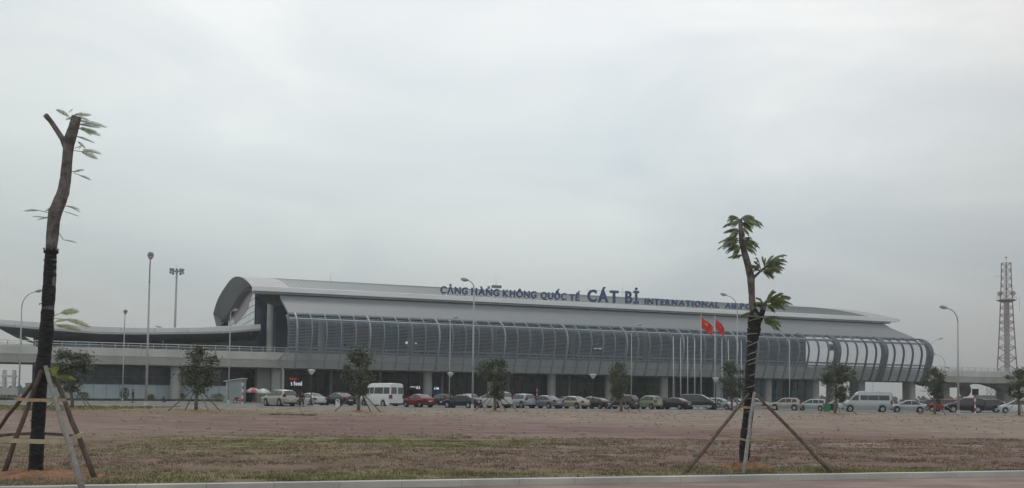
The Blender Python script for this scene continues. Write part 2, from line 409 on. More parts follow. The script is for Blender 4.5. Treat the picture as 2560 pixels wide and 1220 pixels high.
# corrugated main sheet: standing seams across the roof
mb = MB(); mb.grid(arc_rows([U0+7, 20, 45, 70, 95, 120, U1-7]))
o = mb.build('roof', M['roofsheet'], T, smooth=True)
mb = MB()
u = U0+7.3
while u < U1-7:
    for (a, b) in zip(ARC[1:7], ARC[2:8]): mb.bar((u, a[0], a[1]+.04), (u, b[0], b[1]+.04), .07, .10)
    u += .9
mb.build('roof_seams', M['roofsheet'], o)
mb = MB(); mb.grid(arc_rows([U0, U0+3.5, U0+7], .03)); mb.build('roof_end_band', M['roofband'], T, smooth=True)
mb = MB(); mb.grid(arc_rows([U1-7, U1-3.5, U1], .03)); mb.build('roof_end_band', M['roofband'], T, smooth=True)
# eave: light fascia over dark gutter
mb = MB(); mb.prism([(10.75, 20.35), (11.9, 20.35), (11.9, 20.9), (11.2, 21.30), (10.8, 21.22)], 'x', U0, U1-1)
mb.face([(U1-1, 10.75, 20.35), (U1-1, 10.8, 21.22), (U1+.3, 11.4, 20.75)])
for k in range(26): 
    uu = U0+3+k*5.8; mb.box(uu, uu+.05, 10.72, 10.76, 20.4, 21.2)
f = mb.build('roof_fascia', M['fascia'], T)
mb = MB(); mb.box(U0+.2, U1-3, 11.0, 12.6, 19.93, 20.35); mb.build('gutter', M['gutter'], T)
# end soffits: concave dark underside between the outer arch and the gable wall
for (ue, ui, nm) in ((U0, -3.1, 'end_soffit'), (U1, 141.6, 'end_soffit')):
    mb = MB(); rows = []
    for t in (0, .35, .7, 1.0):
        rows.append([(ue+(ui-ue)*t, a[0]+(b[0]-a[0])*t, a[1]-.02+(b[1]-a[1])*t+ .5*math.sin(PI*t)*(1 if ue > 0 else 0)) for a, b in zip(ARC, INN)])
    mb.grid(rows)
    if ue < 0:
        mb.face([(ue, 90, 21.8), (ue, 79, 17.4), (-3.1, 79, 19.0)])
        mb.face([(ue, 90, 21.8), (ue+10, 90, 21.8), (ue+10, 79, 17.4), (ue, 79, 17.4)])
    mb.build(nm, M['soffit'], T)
# dark soffit return hanging under the eave at the open left end
mb = MB(); pts = [onV(px, py, 15) for px, py in ((633, 729), (648, 744), (663, 756), (682, 763), (712, 763), (712, 740), (698, 733))]
mb.prism([(u, z) for u, z in pts], 'y', 15.0, 15.3); mb.build('eave_return', M['soffit'], T, recalc=True)
# deep underside of the roof over the forecourt
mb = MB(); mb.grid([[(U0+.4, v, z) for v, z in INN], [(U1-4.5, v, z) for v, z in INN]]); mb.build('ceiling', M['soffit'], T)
# pale capping strip joining roof tip to wing
mb = MB(); mb.box(-4.6, -3.0, 21.5, 66, 13.2, 14.4); mb.build('gable_base_band', M['roofband'], T)
# gable end wall: white panels over dark glass, cut by the soffit curve
mb = MB()
gab = [(21, 14.4), (66, 14.4), (70, 18.7), (64, 19.3), (51, 20.3), (38, 21.8), (31, 22.1), (25, 22), (21, 21.7)]
mb.face([(-3.2, v, z) for v, z in gab]); mb.build('gable_wall', M['white_panel'], T)
mb = MB()
for z in (15.9, 17.3, 18.6, 19.9): 
    mb.box(-3.26, -3.2, 21.2, {15.9: 66, 17.3: 67, 18.6: 66, 19.9: 52}[z], z, z+.12)
mb.build('gable_joint', M['mullion'], T)
mb = MB(); mb.face([(-3.28, v, z) for v, z in [(38, 21.7), (33, 22.1), (27, 22.05), (24, 21.9), (26.5, 20.6), (30, 19.9), (31, 18.9), (36, 18.2), (44, 17.6), (54, 16.8), (60, 19.5), (51, 20.2)]])
mb.build('gable_glazing', M['glass_brown'], T)
mb = MB(); mb.box(-3.3, -3.0, 21, 66, 0, 13.2); mb.build('side_wall', M['glass_dark'], T)
# glass front, right end wall and inner body
mb = MB(); mb.grid([[(-3.1, 21, 8.8), (126, 21, 8.8)], [(-3.1, 21, 20.2), (126, 21, 20.2)]]); fw = mb.build('glass_front', M['glass_dark'], T)
rnd = random.Random(5)
mb = MB()
zz = [8.9, 11.0, 13.1, 15.2, 17.4, 19.6]; nu = 68; vs0 = len(mb.v)
for z in zz: mb.v += [(-2.9+i*1.897, 20.93, z) for i in range(nu+1)]
for i in range(nu):
    q = rnd.random()
    if i*1.9 > 66: tg = 0 if i % 5 in (0, 3) else (1 if q > .5 else 2)
    else: tg = 1 if q > .68 else (2 if q > .2 else 0)
    for j in range(5):
        mb.f.append([j*(nu+1)+i, j*(nu+1)+i+1, (j+1)*(nu+1)+i+1, (j+1)*(nu+1)+i]); mb.mi.append(tg if rnd.random() > .28 else 2)
mb.build('glass_panes', [M['panel_blue'], M['glass_brown'], M['glass_blue']], fw)
mb = MB()
mb.box(125.9, 126.2, 20.9, 70, 0, 20); mb.build('end_wall', M['glass_blue'], T)
mb = MB(); mb.box(-3, 126, 60, 60.4, 0, 20); mb.build('rear_wall', M['concrete_low'], T)
# sloped cladding above the louvres: a shell with thickness
SL = [(11.55, 19.9), (9, 18.65), (5, 17.25), (1.6, 15.95), (.9, 15.6)]
mb = MB(); us = [0.1, 141.3]
mb.grid([[(us[0], v, z) for v, z in SL], [(us[1], v, z) for v, z in SL]])
mb.grid([[(us[0], v+.25, z-.35) for v, z in SL], [(us[1], v+.25, z-.35) for v, z in SL]])
for uu in us: mb.grid([[(uu, v, z) for v, z in SL], [(uu, v+.25, z-.35) for v, z in SL]])
mb.build('sloped_cladding', M['slope'], T)
# louvre screen profile: from the cladding, bulging out, then raking in at the foot
PR = [(1.4, 15.8), (.2, 15.32), (-.9, 14.6), (-1.6, 13.8), (-1.95, 12.9), (-2.0, 11.8), (-1.75, 10.6), (-1.3, 9.2), (-.6, 7.4), (.15, 5.9)]
def prof(z):
    for (a, b) in zip(PR[:-1], PR[1:]):
        if a[1] >= z >= b[1]: t = (a[1]-z)/(a[1]-b[1]); return a[0]+(b[0]-a[0])*t
    return PR[0][0] if z > PR[0][1] else PR[-1][0]
mb = MB()
def walkp(step):
    pts = []; d = 0; nxt = 0
    for (a, b) in zip(PR[:-1], PR[1:]):
        s = math.hypot(b[0]-a[0], b[1]-a[1])
        while nxt <= d+s: t = (nxt-d)/s; pts.append((a[0]+(b[0]-a[0])*t, a[1]+(b[1]-a[1])*t)); nxt += step
        d += s
    return pts
lastz = 99
for (v, z) in walkp(.262):
    if z > 14.5 and lastz-z < .30: continue
    lastz = z
    tt = (z-6)/10
    x1 = 142.2
    hh = .068 if z > 9.3 else .046
    mb.bar((0.0, v-.12, z), (x1, v-.12, z), .13 if z > 9.3 else .05, hh, up=(0, -.15, 1))
mb.build('louvre_screen', M['louvre'], T)
# ribs
def rib(u, wd, dep, m, nm):
    mb = MB()
    for sgn in (0,):
        n = len(PR)
        a = [(u-wd/2, v-.26, z+.03) for v, z in PR]; b = [(u+wd/2, v-.26, z+.03) for v, z in PR]
        a2 = [(u-wd/2, v+dep, z-.02) for v, z in PR]; b2 = [(u+wd/2, v+dep, z-.02) for v, z in PR]
        mb.grid([a, b]); mb.grid([b, b2]); mb.grid([b2, a2]); mb.grid([a2, a])
        mb.face([a[-1], b[-1], b2[-1], a2[-1]])
    return mb.build(nm, m, T)
for k in range(56):
    u = 1.2+k*2.57
    if k % 5 == 0: rib(u, 1.25 if k > 43 else .30, .7 if k > 43 else .4, M['rib_backlit'] if k > 43 else M['rib'], 'wide_rib' if k > 43 else 'rib')
    else: rib(u, .15 if k > 47 else .11, .28, M['rib_backlit'] if k > 47 else M['rib'], 'rib')
mb = MB()
mb.tube([(0, -.65, 14.55), (142.3, -.65, 14.55)], .26, 8); mb.build('upper_beam', M['louvre'], T)
mb = MB(); mb.tube([(0, -1.0, 9.55), (142.3, -1.0, 9.55)], .17, 8); mb.tube([(0, -.5, 8.95), (142.3, -.5, 8.95)], .12, 8); mb.build('lower_beam', M['rib'], T)
# closed end of the screen at the left
mb = MB()
for (v, z) in walkp(.262)[4:]: mb.bar((-.05, v, z), (-.05, v+2.4*max(.3, min(1, (z-5)/6)), z), .1, .075)
mb.build('end_louvres', M['louvre'], T)
mb = MB(); mb.tube([(-.5, 1.6, 0), (-.5, 1.6, 5.4), (-.8, 1.5, 6.3), (-1.4, 1.2, 7.6), (-.6, .5, 8.6)], .22, 8); mb.build('downpipe', M['pole'], T)
# tall round columns beside the open end
for (u, v) in ((-.9, 16), (9.0, 17), (26.9, 17), (44.7, 17), (62.6, 17), (80, 17), (98, 17)):
    mb = MB(); mb.lathe((u, v, 0), [(.62, 8.8), (.62, 19.9)], 16); mb.build('tall_column', M['column'], T, smooth=True)
# ground-floor glass: dark recess, teal near the right end
mb = MB()
mb.grid([[(-9, 21, 0), (96, 21, 0)], [(-9, 21, 6.2), (96, 21, 6.2)]]); gf = mb.build('lower_glass', M['glass_dark'], T)
mb = MB(); mb.grid([[(96, 13.5, 0), (120.2, 13.5, 0)], [(96, 13.5, 6.0), (120.2, 13.5, 6.0)]]); mb.grid([[(120.2, 13.5, 0), (120.2, 40, 0)], [(120.2, 13.5, 6.0), (120.2, 40, 6.0)]])
mb.grid([[(96, 13.5, 0), (96, 21, 0)], [(96, 13.5, 6), (96, 21, 6)]])
tl = mb.build('lower_glass', M['glass_teal'], T); tag(tl, 'teal corner glazing')
mb = MB()
for k in range(13): mb.box(96+k*2.0, 96.1+k*2.0, 13.35, 13.45, 0, 6)
for z in (2.4, 4.4): mb.box(96, 120.2, 13.33, 13.45, z, z+.1)
for k in range(50): mb.box(-8+k*2.1, -7.92+k*2.1, 20.85, 20.97, 0, 6)
for z in (2.6, 4.6): mb.box(-8, 96, 20.83, 20.97, z, z+.1)
mb.build('glazing_bars', M['bar_dark'], T)
for (a, b, z0, z1) in ((109.5, 110.4, 1.0, 3.9), (111.8, 112.2, 1.5, 3.9), (116.5, 117.9, .4, 3.9)):
    mb = MB(); mb.box(a, b, 13.25, 13.3, z0, z1); mb.build('lit_door', mat('teal_lit', (.12, .42, .44), .3), T)
# floor slab between deck and glass and dark ground-floor ceiling
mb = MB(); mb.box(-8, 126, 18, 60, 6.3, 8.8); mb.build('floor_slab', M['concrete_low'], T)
# thin inner posts of the ground floor
for u in (10, 19.5, 32, 46, 59.5, 72, 84.5):
    mb = MB(); mb.lathe((u, 12, 0), [(.28, 0), (.28, 6.0)], 10); mb.build('slim_column', M['column'], T, smooth=True)
# roof furniture: aerials, handrail of the ridge
for (px, py, h) in ((827, 700, 3.0), (1240, 722, 4.2), (1557, 742, 4.0)):
    pu, pz = onV(px, py, 30); mb = MB(); mb.tube([(pu, 30, pz-1.5), (pu, 30, pz-1.5+h)], [.06, .03], 6)
    mb.build('lightning_rod', M['pole'], T)
pu, pz = onV(1243, 719, 30)
mb = MB(); mb.box(pu-1.2, pu+.9, 29.6, 30.4, pz-.1, pz+.25)
for k in range(4): mb.box(pu-1.2+k*.6, pu-.95+k*.6, 29.5, 30.5, pz+.25, pz+.5)
mb.box(pu-2.2, pu-1.8, 29.7, 30.3, pz-.4, pz+.2); mb.build('roof_equipment', M['mullion'], T)

# ------------------------------------------------------------------ elevated road
V = thing('elevated_road', 'long pale concrete elevated road with twin rail parapet passing the terminal', 'viaduct', tuple(A0), AL)
mb = MB(); sec = [(2.0, 8.8), (2.3, 8.8), (2.35, 8.2), (17.6, 8.2), (17.7, 8.8), (18, 8.8), (18, 7.5), (17.3, 6.1), (2.65, 6.1), (2.0, 7.45)]
mb.prism(sec, 'x', -110, 260); mb.build('deck', M['concrete'], V, recalc=True)
mb = MB(); mb.box(-110, 260, 1.96, 1.99, 7.42, 7.47); 
for k in range(31): mb.box(-108+k*12.0, -107.95+k*12.0, 1.95, 1.985, 7.5, 8.8)
mb.build('deck_joint', M['concrete_low'], V)
for side, vv in ((0, 2.15), (1, 17.85)):
    mb = MB()
    for z, r in ((9.62, .055), (9.22, .045)): mb.tube([(-110, vv, z), (260, vv, z)], r, 6)
    u = -110
    while u < 260:
        mb.bar((u, vv+.10, 8.78), (u, vv-.03, 9.6), .09, .12, up=(1, 0, 0)); u += 2.0
    mb.build('railing', M['railing'], V)
for u in (-18.2, 14.0, 26.9, 39.7, 52.4, 65.2, 77.9, 90.8, 103.7):
    mb = MB(); mb.lathe((u, 5, 0), [(.85, 0), (.85, 6.2)], 18); mb.build('pier', M['column'], V, smooth=True)
for (u, hw_, v0, v1) in ((-1.15, .85, 4.2, 6.6), (116.2, .8, 4.2, 7.2), (121.3, .75, 4.6, 6.6), (128.9, 1.0, 4.4, 7.6), (143.6, .9, 4.4, 7.0)):
    mb = MB(); c_ = .35
    mb.prism([(u-hw_, v0+c_), (u-hw_+c_, v0), (u+hw_-c_, v0), (u+hw_, v0+c_), (u+hw_, v1), (u-hw_, v1)], 'z', 0, 6.15); mb.build('pier', M['column'], V)
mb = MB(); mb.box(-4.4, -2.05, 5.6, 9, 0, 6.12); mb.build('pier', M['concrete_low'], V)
for u in (157.0, 176.8, 200, 226):
    mb = MB()
    prof_ = [(u-1.1, 0), (u+1.1, 0), (u+1.2, 4.4), (u+3.0, 5.1), (u+6.5, 5.9), (u+9, 6.12), (u-9, 6.12), (u-6.5, 5.9), (u-3.0, 5.1), (u-1.2, 4.4)]
    if u == 157.0: prof_ = [(u-1.1, 0), (u+1.1, 0), (u+1.1, 4.9), (u+4.5, 5.0), (u+9.5, 6.12), (u-9, 6.12), (u-6, 5.3), (u-1.1, 5.0)]
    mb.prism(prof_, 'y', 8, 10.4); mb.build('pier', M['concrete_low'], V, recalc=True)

# ------------------------------------------------------------------ left wing with the sagging roof
Wg = thing('terminal_wing', 'low glazed wing with white sagging roof edge and dark soffit behind the elevated road', 'building', tuple(A0), AL)
EDG = [(-47.6, 13.72, 12.7), (-46.2, 13.65, 12.43), (-41.5, 13.45, 12.15), (-37.3, 13.22, 11.93), (-30.5, 13.0, 11.62), (-25, 13.02, 11.72), (-20.6, 13.12, 11.9), (-14, 13.45, 12.2), (-9.2, 13.85, 12.5), (-5, 14.2, 13.0), (-3.1, 14.4, 13.2)]
mb = MB()
mb.grid([[(u, 13-(.0), zb) for u, zt, zb in EDG], [(u, 12.7, zb+.35) for u, zt, zb in EDG], [(u, 13.0, zt-.1) for u, zt, zb in EDG], [(u, 13.6, zt) for u, zt, zb in EDG], [(u, 30, zt+.2) for u, zt, zb in EDG], [(u, 60, zt+.1) for u, zt, zb in EDG]])
mb.build('roof', M['roofband'] if 0 else mat('wing_fascia', (.56, .57, .57), .5, var=.06, scale=.3), Wg, smooth=False)
mb = MB()
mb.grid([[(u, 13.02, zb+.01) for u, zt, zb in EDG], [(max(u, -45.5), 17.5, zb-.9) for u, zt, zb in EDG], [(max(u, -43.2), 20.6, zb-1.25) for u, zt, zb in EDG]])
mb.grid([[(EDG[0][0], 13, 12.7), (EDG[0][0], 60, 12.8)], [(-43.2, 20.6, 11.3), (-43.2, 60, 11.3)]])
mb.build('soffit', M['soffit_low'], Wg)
for k in range(8):
    u = -44+k*5.6; mb = MB(); mb.box(u, u+.07, 12.62, 12.68, 12.4, 12.9); mb.build('fascia_joint', M['mullion'], Wg)
mb = MB(); mb.grid([[(-41.6, 21, 8.8), (-3.3, 21, 8.8)], [(-41.6, 21, 12), (-3.3, 21, 12)]])
mb.grid([[(-41.6, 21, 0), (-41.6, 60, 0)], [(-41.6, 21, 12), (-41.6, 60, 12)]])
mb.build('upper_glass', M['glass_dark'], Wg)
mb = MB(); mb.box(-36.5, -31.0, 20.9, 20.95, 9.2, 10.6)
mb.build('bright_pane', mat('pane_cyan', (.10, .27, .31), .2), Wg)
mb = MB(); mb.box(-33.8, -33.6, 20.84, 20.9, 9.0, 10.8); mb.build('pane_bar', M['mullion'], Wg)
mb = MB(); mb.grid([[(-41.6, 21, 2.7), (-9, 21, 2.7)], [(-41.6, 21, 8.0), (-9, 21, 8.0)]]); mb.build('lower_glass', M['glass_teal'], Wg)
mb = MB(); mb.box(-41.6, -8.5, 7.0, 7.15, 0.02, 2.75); mb.build('frosted_panel', M['frost'], Wg)
mb = MB()
for k in range(17): mb.box(-41.5+k*2.05, -41.44+k*2.05, 6.95, 6.99, 0.05, 2.75)
mb.box(-41.6, -8.5, 6.94, 7.2, 2.75, 2.83); mb.build('panel_trim', M['mullion'], Wg)
mb = MB()
for k in range(17): mb.box(-41.6+k*2.03, -41.5+k*2.03, 20.8, 20.94, 0, 8)
for z in (2.7, 4.3, 5.9): mb.box(-41.6, -9, 20.78, 20.94, z, z+.12)
mb.build('glazing_bars', M['mullion'], Wg)

# ------------------------------------------------------------------ signs
_cache = {}
def letter_mesh(ch, h, thick, m, bold=.034):
    k = (ch, h, m.name)
    if k in _cache: return _cache[k]
    c = bpy.data.curves.new('letter', 'FONT'); c.body = ch; c.size = 1; c.extrude = thick/h/2; c.offset = bold
    c.resolution_u = 3
    o = bpy.data.objects.new('letter', c); COL.objects.link(o); bpy.context.view_layer.update()
    dg = bpy.context.evaluated_depsgraph_get(); me = bpy.data.meshes.new_from_object(o.evaluated_get(dg))
    bpy.data.objects.remove(o); bpy.data.curves.remove(c)
    xs = [v.co.x for v in me.vertices]; x0 = min(xs); wd = max(xs)-x0
    for v in me.vertices: v.co = ((v.co.x-x0)*h/.73, -v.co.z*h/.73, v.co.y*h/.73)
    me.materials.clear(); me.materials.append(m); me.name = 'letter'
    _cache[k] = (me, wd*h/.73); return _cache[k]
def sign_text(parent, text, u0, u1, v, z0, z1, h, m, thick=.18, gap=.13, space=.42, struts=True, name='letter'):
    items = []; x = 0
    for ch in text:
        if ch == ' ': x += space*h; continue
        me, wd = letter_mesh(ch, h, thick, m); items.append((me, x, wd)); x += wd+gap*h
    tot = x-gap*h; s = (u1-u0)/tot
    for me, xx, wd in items:
        t = (xx+wd/2)/tot; o = obj(name, me, parent); o.location = (u0+xx*s, v, z0+(z1-z0)*t); o.scale = (s, 1, 1)
        if struts:
            mb = MB(); w_ = wd
            mb.bar((w_*.5, .15, .1), (w_*.5, 1.0, -1.0), .06, .06); mb.bar((w_*.5, .12, .1), (w_*.5, .12, -.7), .05, .05)
            mb.bar((w_*.5, .12, h*.8), (w_*.5, 1.4, h*.8-.9), .05, .05)
            mb.build('strut', M['mullion'], o)
S = thing('roof_sign', 'tall blue letters ending in INTERNATIONAL AIRPORT standing along the roof edge', 'sign', tuple(A0), AL)
for (wd_, x0, y0, x1, y1, h_) in (('CẢNG', 1100.5, 732.5, 1169, 736, 1.42), ('HÀNG', 1178, 736.5, 1248, 740, 1.42), ('KHÔNG', 1257, 741, 1341, 745, 1.42), ('QUỐC', 1351, 746, 1416, 749.5, 1.42), ('TẾ', 1424, 750, 1450, 751, 1.28), ('CÁT', 1468, 753, 1546, 756, 2.55), ('Bİ', 1563, 756.5, 1597, 758, 2.55), ('INTERNATIONAL', 1612, 759.5, 1798, 769, 1.28), ('AIRPORT', 1812, 770, 1908, 774, 1.28)):
    (ua, za), (ub, zb_) = onV(x0, y0, 13.6), onV(x1, y1, 13.6)
    sign_text(S, wd_, ua, ub, 13.6, za, zb_, h_, M['letter'], thick=.2, gap=.2 if len(wd_) > 5 else .13)
mb = MB()
for (a, b, z) in ((31.9, 63, 23.1), (78, 111, 22.75)): mb.tube([(a, 13.8, z), (b, 13.8, z)], .03, 5)
mb.tube([(64, 13.7, 24.2), (77, 13.7, 24.2)], .03, 5)
mb.build('support_rail', M['mullion'], S)
def panel_sign(label, u0, u1, v, z0, z1, m, group=None, name='sign_board'):
    o = thing(name, label, 'sign', tuple(UV(0, 0)), AL, group)
    mb = MB(); mb.box(u0, u1, v, v+.25, z0, z1); mb.build('board', m, o); return o
def mini(o, text, u0, u1, v, z, h, m): sign_text(o, text, u0, u1, v, z, z, h, m, thick=.05, struts=False)
def uz(px, py, v): return onV(px, py, v)
# fast-food shop sign between the piers: board runs behind the big pier
vS = 14.0
a = uz(636, 956, vS); b = uz(789, 962, vS); c = uz(700, 935, vS)
fs = panel_sign('black lit shop sign reading food with a red strip, between the elevated road piers', a[0], b[0], vS, 2.75, 4.85, M['signdark'])
mb = MB(); q = uz(722, 941, vS-.1); q2 = uz(748, 941, vS-.1); mb.box(q[0], q2[0], vS-.05, vS-.01, 4.15, 4.62); mb.build('red_strip', M['redpaint'], fs)
mini(fs, 'Yufu a', q[0]+.2, q2[0]-.5, vS-.08, 4.24, .3, M['redlit'])
q = uz(727, 951, vS-.1); q2 = uz(755, 951, vS-.1); mini(fs, 't food', q[0], q2[0], vS-.08, 3.15, .80, M['screenlit'])
q = uz(645, 945, vS-.1); q2 = uz(655, 945, vS-.1)
mb = MB(); mb.box(q[0], q2[0], vS-.08, vS-.02, 3.2, 4.3); mb.build('lit_square', M['screenlit'], fs)
mb = MB(); mb.box(q[0]+.15, q2[0]-.25, vS-.1, vS-.085, 3.6, 4.1); mb.build('square_mark', M['signdark'], fs)
s_ = panel_sign('small lit A2 entrance sign in the dark ground floor', *[uz(1008, 968, 16)[0], uz(1050, 968, 16)[0]], 16, 2.7, 3.6, M['signdark'])
q = uz(1040, 964, 15.9)[0]; mini(s_, 'A2', q, q+.85, 15.9, 2.85, .55, M['screenlit']); mb = MB(); mb.box(uz(1026, 961, 15.9)[0], q-.1, 15.9, 15.93, 3.15, 3.28); mb.build('lit_line', M['screenlit'], s_)
s_ = panel_sign('blue cash machine booth sign reading ATM beside a concrete pier', uz(1080, 968, 12)[0], uz(1105, 968, 12)[0], 12, .2, 3.5, M['bluebox'])
q = uz(1085, 968, 11.9)[0]; mini(s_, 'ATM', q, q+.95, 11.9, 2.75, .42, M['screenlit'])
s_ = panel_sign('small dark lit sign with yellow disc above the white van', uz(930, 962, 16)[0], uz(962, 962, 16)[0], 16, 2.9, 3.6, M['signdark'])
mb = MB(); q = uz(936, 962, 15.9)[0]; mb.tube([(q, 15.95, 3.2), (q, 15.85, 3.2)], .28, 12); mb.build('yellow_disc', M['yellowlit'], s_)
mb = MB(); mb.box(q+.5, q+1.9, 15.88, 15.93, 3.22, 3.34); mb.box(q+.5, q+1.5, 15.88, 15.93, 3.0, 3.08); mb.build('lit_line', M['screenlit'], s_)
for (px, py, n, lab) in ((1028, 858, 2, 'small white lit sign behind the louvres, left of the two'), (1490, 872, 3, 'small white lit sign behind the louvres, right of the two')):
    q, z = uz(px, py, 18); s_ = panel_sign(lab, q-1.3, q+1.5, 18, z-.4, z+.4, M['signdark'], name='lit_sign')
    mb = MB()
    if n == 2: mb.box(q-1.2, q-.7, 17.9, 17.94, z-.25, z+.3)
    for k in range(n+1): mb.box(q-.5+k*.62, q-.05+k*.62, 17.9, 17.94, z-.06+.12*(k % 2), z+.14)
    mb.build('lit_line', M['screenlit'], s_)
q, z = uz(2085, 869, 8); s_ = panel_sign('orange-brown board hanging behind the open louvres by the wide rib', q-1.2, q+1.2, 8, z-.7, z+.7, mat('orange_board', (.22, .12, .07), .6), name='hanging_board')
mb = MB(); mb.box(q-1.0, q+1.0, 7.95, 7.98, z-.1, z+.1); mb.build('board_line', M['signdark'], s_)
# ------------------------------------------------------------------ cars (nose towards +x)
KINDS = {
 'sedan': dict(L=4.65, W=1.80, belt=.93, zr=1.46, ins=.27, top=[(-2.32, .50), (-2.34, .75), (-2.28, .98), (-2.1, 1.03), (-1.75, 1.06), (-1.25, 1.26), (-.85, 1.40), (-.4, 1.455), (0, 1.46), (.35, 1.42), (.75, 1.24), (1.15, 1.01), (1.7, .90), (2.1, .78), (2.28, .64), (2.34, .45)],
   wins=[[(-1.45, .97), (-.95, 1.33), (-.42, 1.39), (-.42, .95)], [(-.34, .95), (-.34, 1.395), (.25, 1.36), (.92, .96)]], scr=((1.13, 1.02), (.40, 1.41)), rear=((-1.72, 1.07), (-.92, 1.40)), wx=(-1.36, 1.38), wr=.32, tail=(.70, .95), head=(.55, .72)),
 'suv': dict(L=4.65, W=1.86, belt=1.05, zr=1.70, ins=.24, top=[(-2.32, .45), (-2.33, .75), (-2.28, 1.08), (-2.12, 1.30), (-1.88, 1.58), (-1.7, 1.655), (-1.2, 1.695), (-.5, 1.70), (0, 1.68), (.35, 1.60), (.72, 1.36), (1.12, 1.11), (1.7, 1.02), (2.08, .92), (2.26, .78), (2.33, .50)],
   wins=[[(-1.75, 1.13), (-1.68, 1.50), (-1.15, 1.58), (-1.0, 1.10)], [(-.93, 1.10), (-.98, 1.59), (-.22, 1.61), (-.22, 1.09)], [(-.14, 1.09), (-.14, 1.61), (.28, 1.56), (.88, 1.11)]], scr=((1.10, 1.13), (.38, 1.59)), rear=((-2.26, 1.12), (-1.92, 1.56)), wx=(-1.38, 1.36), wr=.37, tail=(.95, 1.25), head=(.72, .92)),
 'mpv': dict(L=4.5, W=1.78, belt=1.02, zr=1.66, ins=.22, top=[(-2.22, .45), (-2.25, .8), (-2.22, 1.1), (-2.12, 1.35), (-1.98, 1.58), (-1.7, 1.64), (-1.0, 1.66), (-.2, 1.66), (.3, 1.58), (.8, 1.36), (1.3, 1.10), (1.75, .98), (2.05, .86), (2.2, .70), (2.24, .45)],
   wins=[[(-1.85, 1.08), (-1.80, 1.47), (-1.15, 1.54), (-1.1, 1.06)], [(-1.02, 1.06), (-1.06, 1.55), (-.25, 1.56), (-.25, 1.05)], [(-.17, 1.05), (-.17, 1.56), (.28, 1.49), (1.08, 1.07)]], scr=((1.28, 1.13), (.36, 1.57)), rear=((-2.2, 1.14), (-2.02, 1.53)), wx=(-1.28, 1.38), wr=.32, tail=(.9, 1.3), head=(.70, .9)),
 'hatch': dict(L=3.6, W=1.6, belt=.95, zr=1.52, ins=.20, top=[(-1.78, .4), (-1.8, .75), (-1.77, 1.02), (-1.66, 1.25), (-1.5, 1.44), (-1.2, 1.50), (-.5, 1.52), (.05, 1.49), (.35, 1.34), (.75, 1.05), (1.2, .95), (1.55, .84), (1.72, .68), (1.78, .42)],
   wins=[[(-1.45, 1.0), (-1.35, 1.36), (-.9, 1.42), (-.8, .98)], [(-.72, .98), (-.80, 1.42), (-.1, 1.42), (.50, 1.0)]], scr=((.74, 1.07), (.08, 1.47)), rear=((-1.74, 1.07), (-1.55, 1.40)), wx=(-1.12, 1.12), wr=.29, tail=(.78, 1.0), head=(.65, .82)),
 'van': dict(L=5.7, W=1.98, belt=1.25, zr=2.42, ins=.13, top=[(-2.84, .40), (-2.86, .9), (-2.84, 1.6), (-2.80, 2.25), (-2.72, 2.38), (-2.3, 2.42), (-1, 2.43), (.6, 2.42), (1.05, 2.36), (1.3, 2.15), (1.75, 1.62), (2.1, 1.25), (2.55, 1.08), (2.78, .88), (2.85, .45)],
   wins=[[(-2.6, 1.36), (-2.6, 2.0), (-1.65, 2.0), (-1.65, 1.36)], [(-1.52, 1.36), (-1.52, 2.0), (-.05, 2.0), (-.05, 1.36)], [(.1, 1.36), (.1, 2.0), (.75, 2.0), (.75, 1.36)], [(.9, 1.3), (.9, 1.98), (1.22, 1.96), (1.86, 1.34)]], scr=((2.08, 1.29), (1.32, 2.12)), rear=None, wx=(-1.55, 1.85), wr=.35, tail=(.85, 1.25), head=(.75, .98), reard=True),
 'minibus': dict(L=5.8, W=2.0, belt=1.22, zr=2.38, ins=.16, top=[(-2.88, .42), (-2.90, .9), (-2.88, 1.6), (-2.84, 2.1), (-2.74, 2.3), (-2.3, 2.37), (-1, 2.38), (.6, 2.37), (1.05, 2.28), (1.35, 2.05), (1.85, 1.55), (2.12, 1.27), (2.55, 1.12), (2.8, .9), (2.88, .45)],
   wins=[[(-2.55, 1.34), (-2.55, 1.9), (-1.35, 1.9), (-1.35, 1.34)], [(-1.31, 1.34), (-1.31, 1.9), (-.15, 1.9), (-.15, 1.34)], [(-.11, 1.34), (-.11, 1.9), (.78, 1.9), (.78, 1.34)], [(.95, 1.3), (.95, 1.92), (1.30, 1.90), (1.92, 1.32)]], scr=((2.10, 1.31), (1.37, 2.03)), rear=None, wx=(-1.75, 1.95), wr=.35, tail=(.9, 1.35), head=(.8, 1.02), reard=True),
}
def zinterp(pts, x):
    # top outline as a function of x (outline runs from rear to front)
    best = None
    for (a, b) in zip(pts[:-1], pts[1:]):
        if a[0] <= x <= b[0] and b[0] > a[0]:
            t = (x-a[0])/(b[0]-a[0]); return a[1]+(b[1]-a[1])*t
    return pts[0][1] if x < pts[0][0] else pts[-1][1]
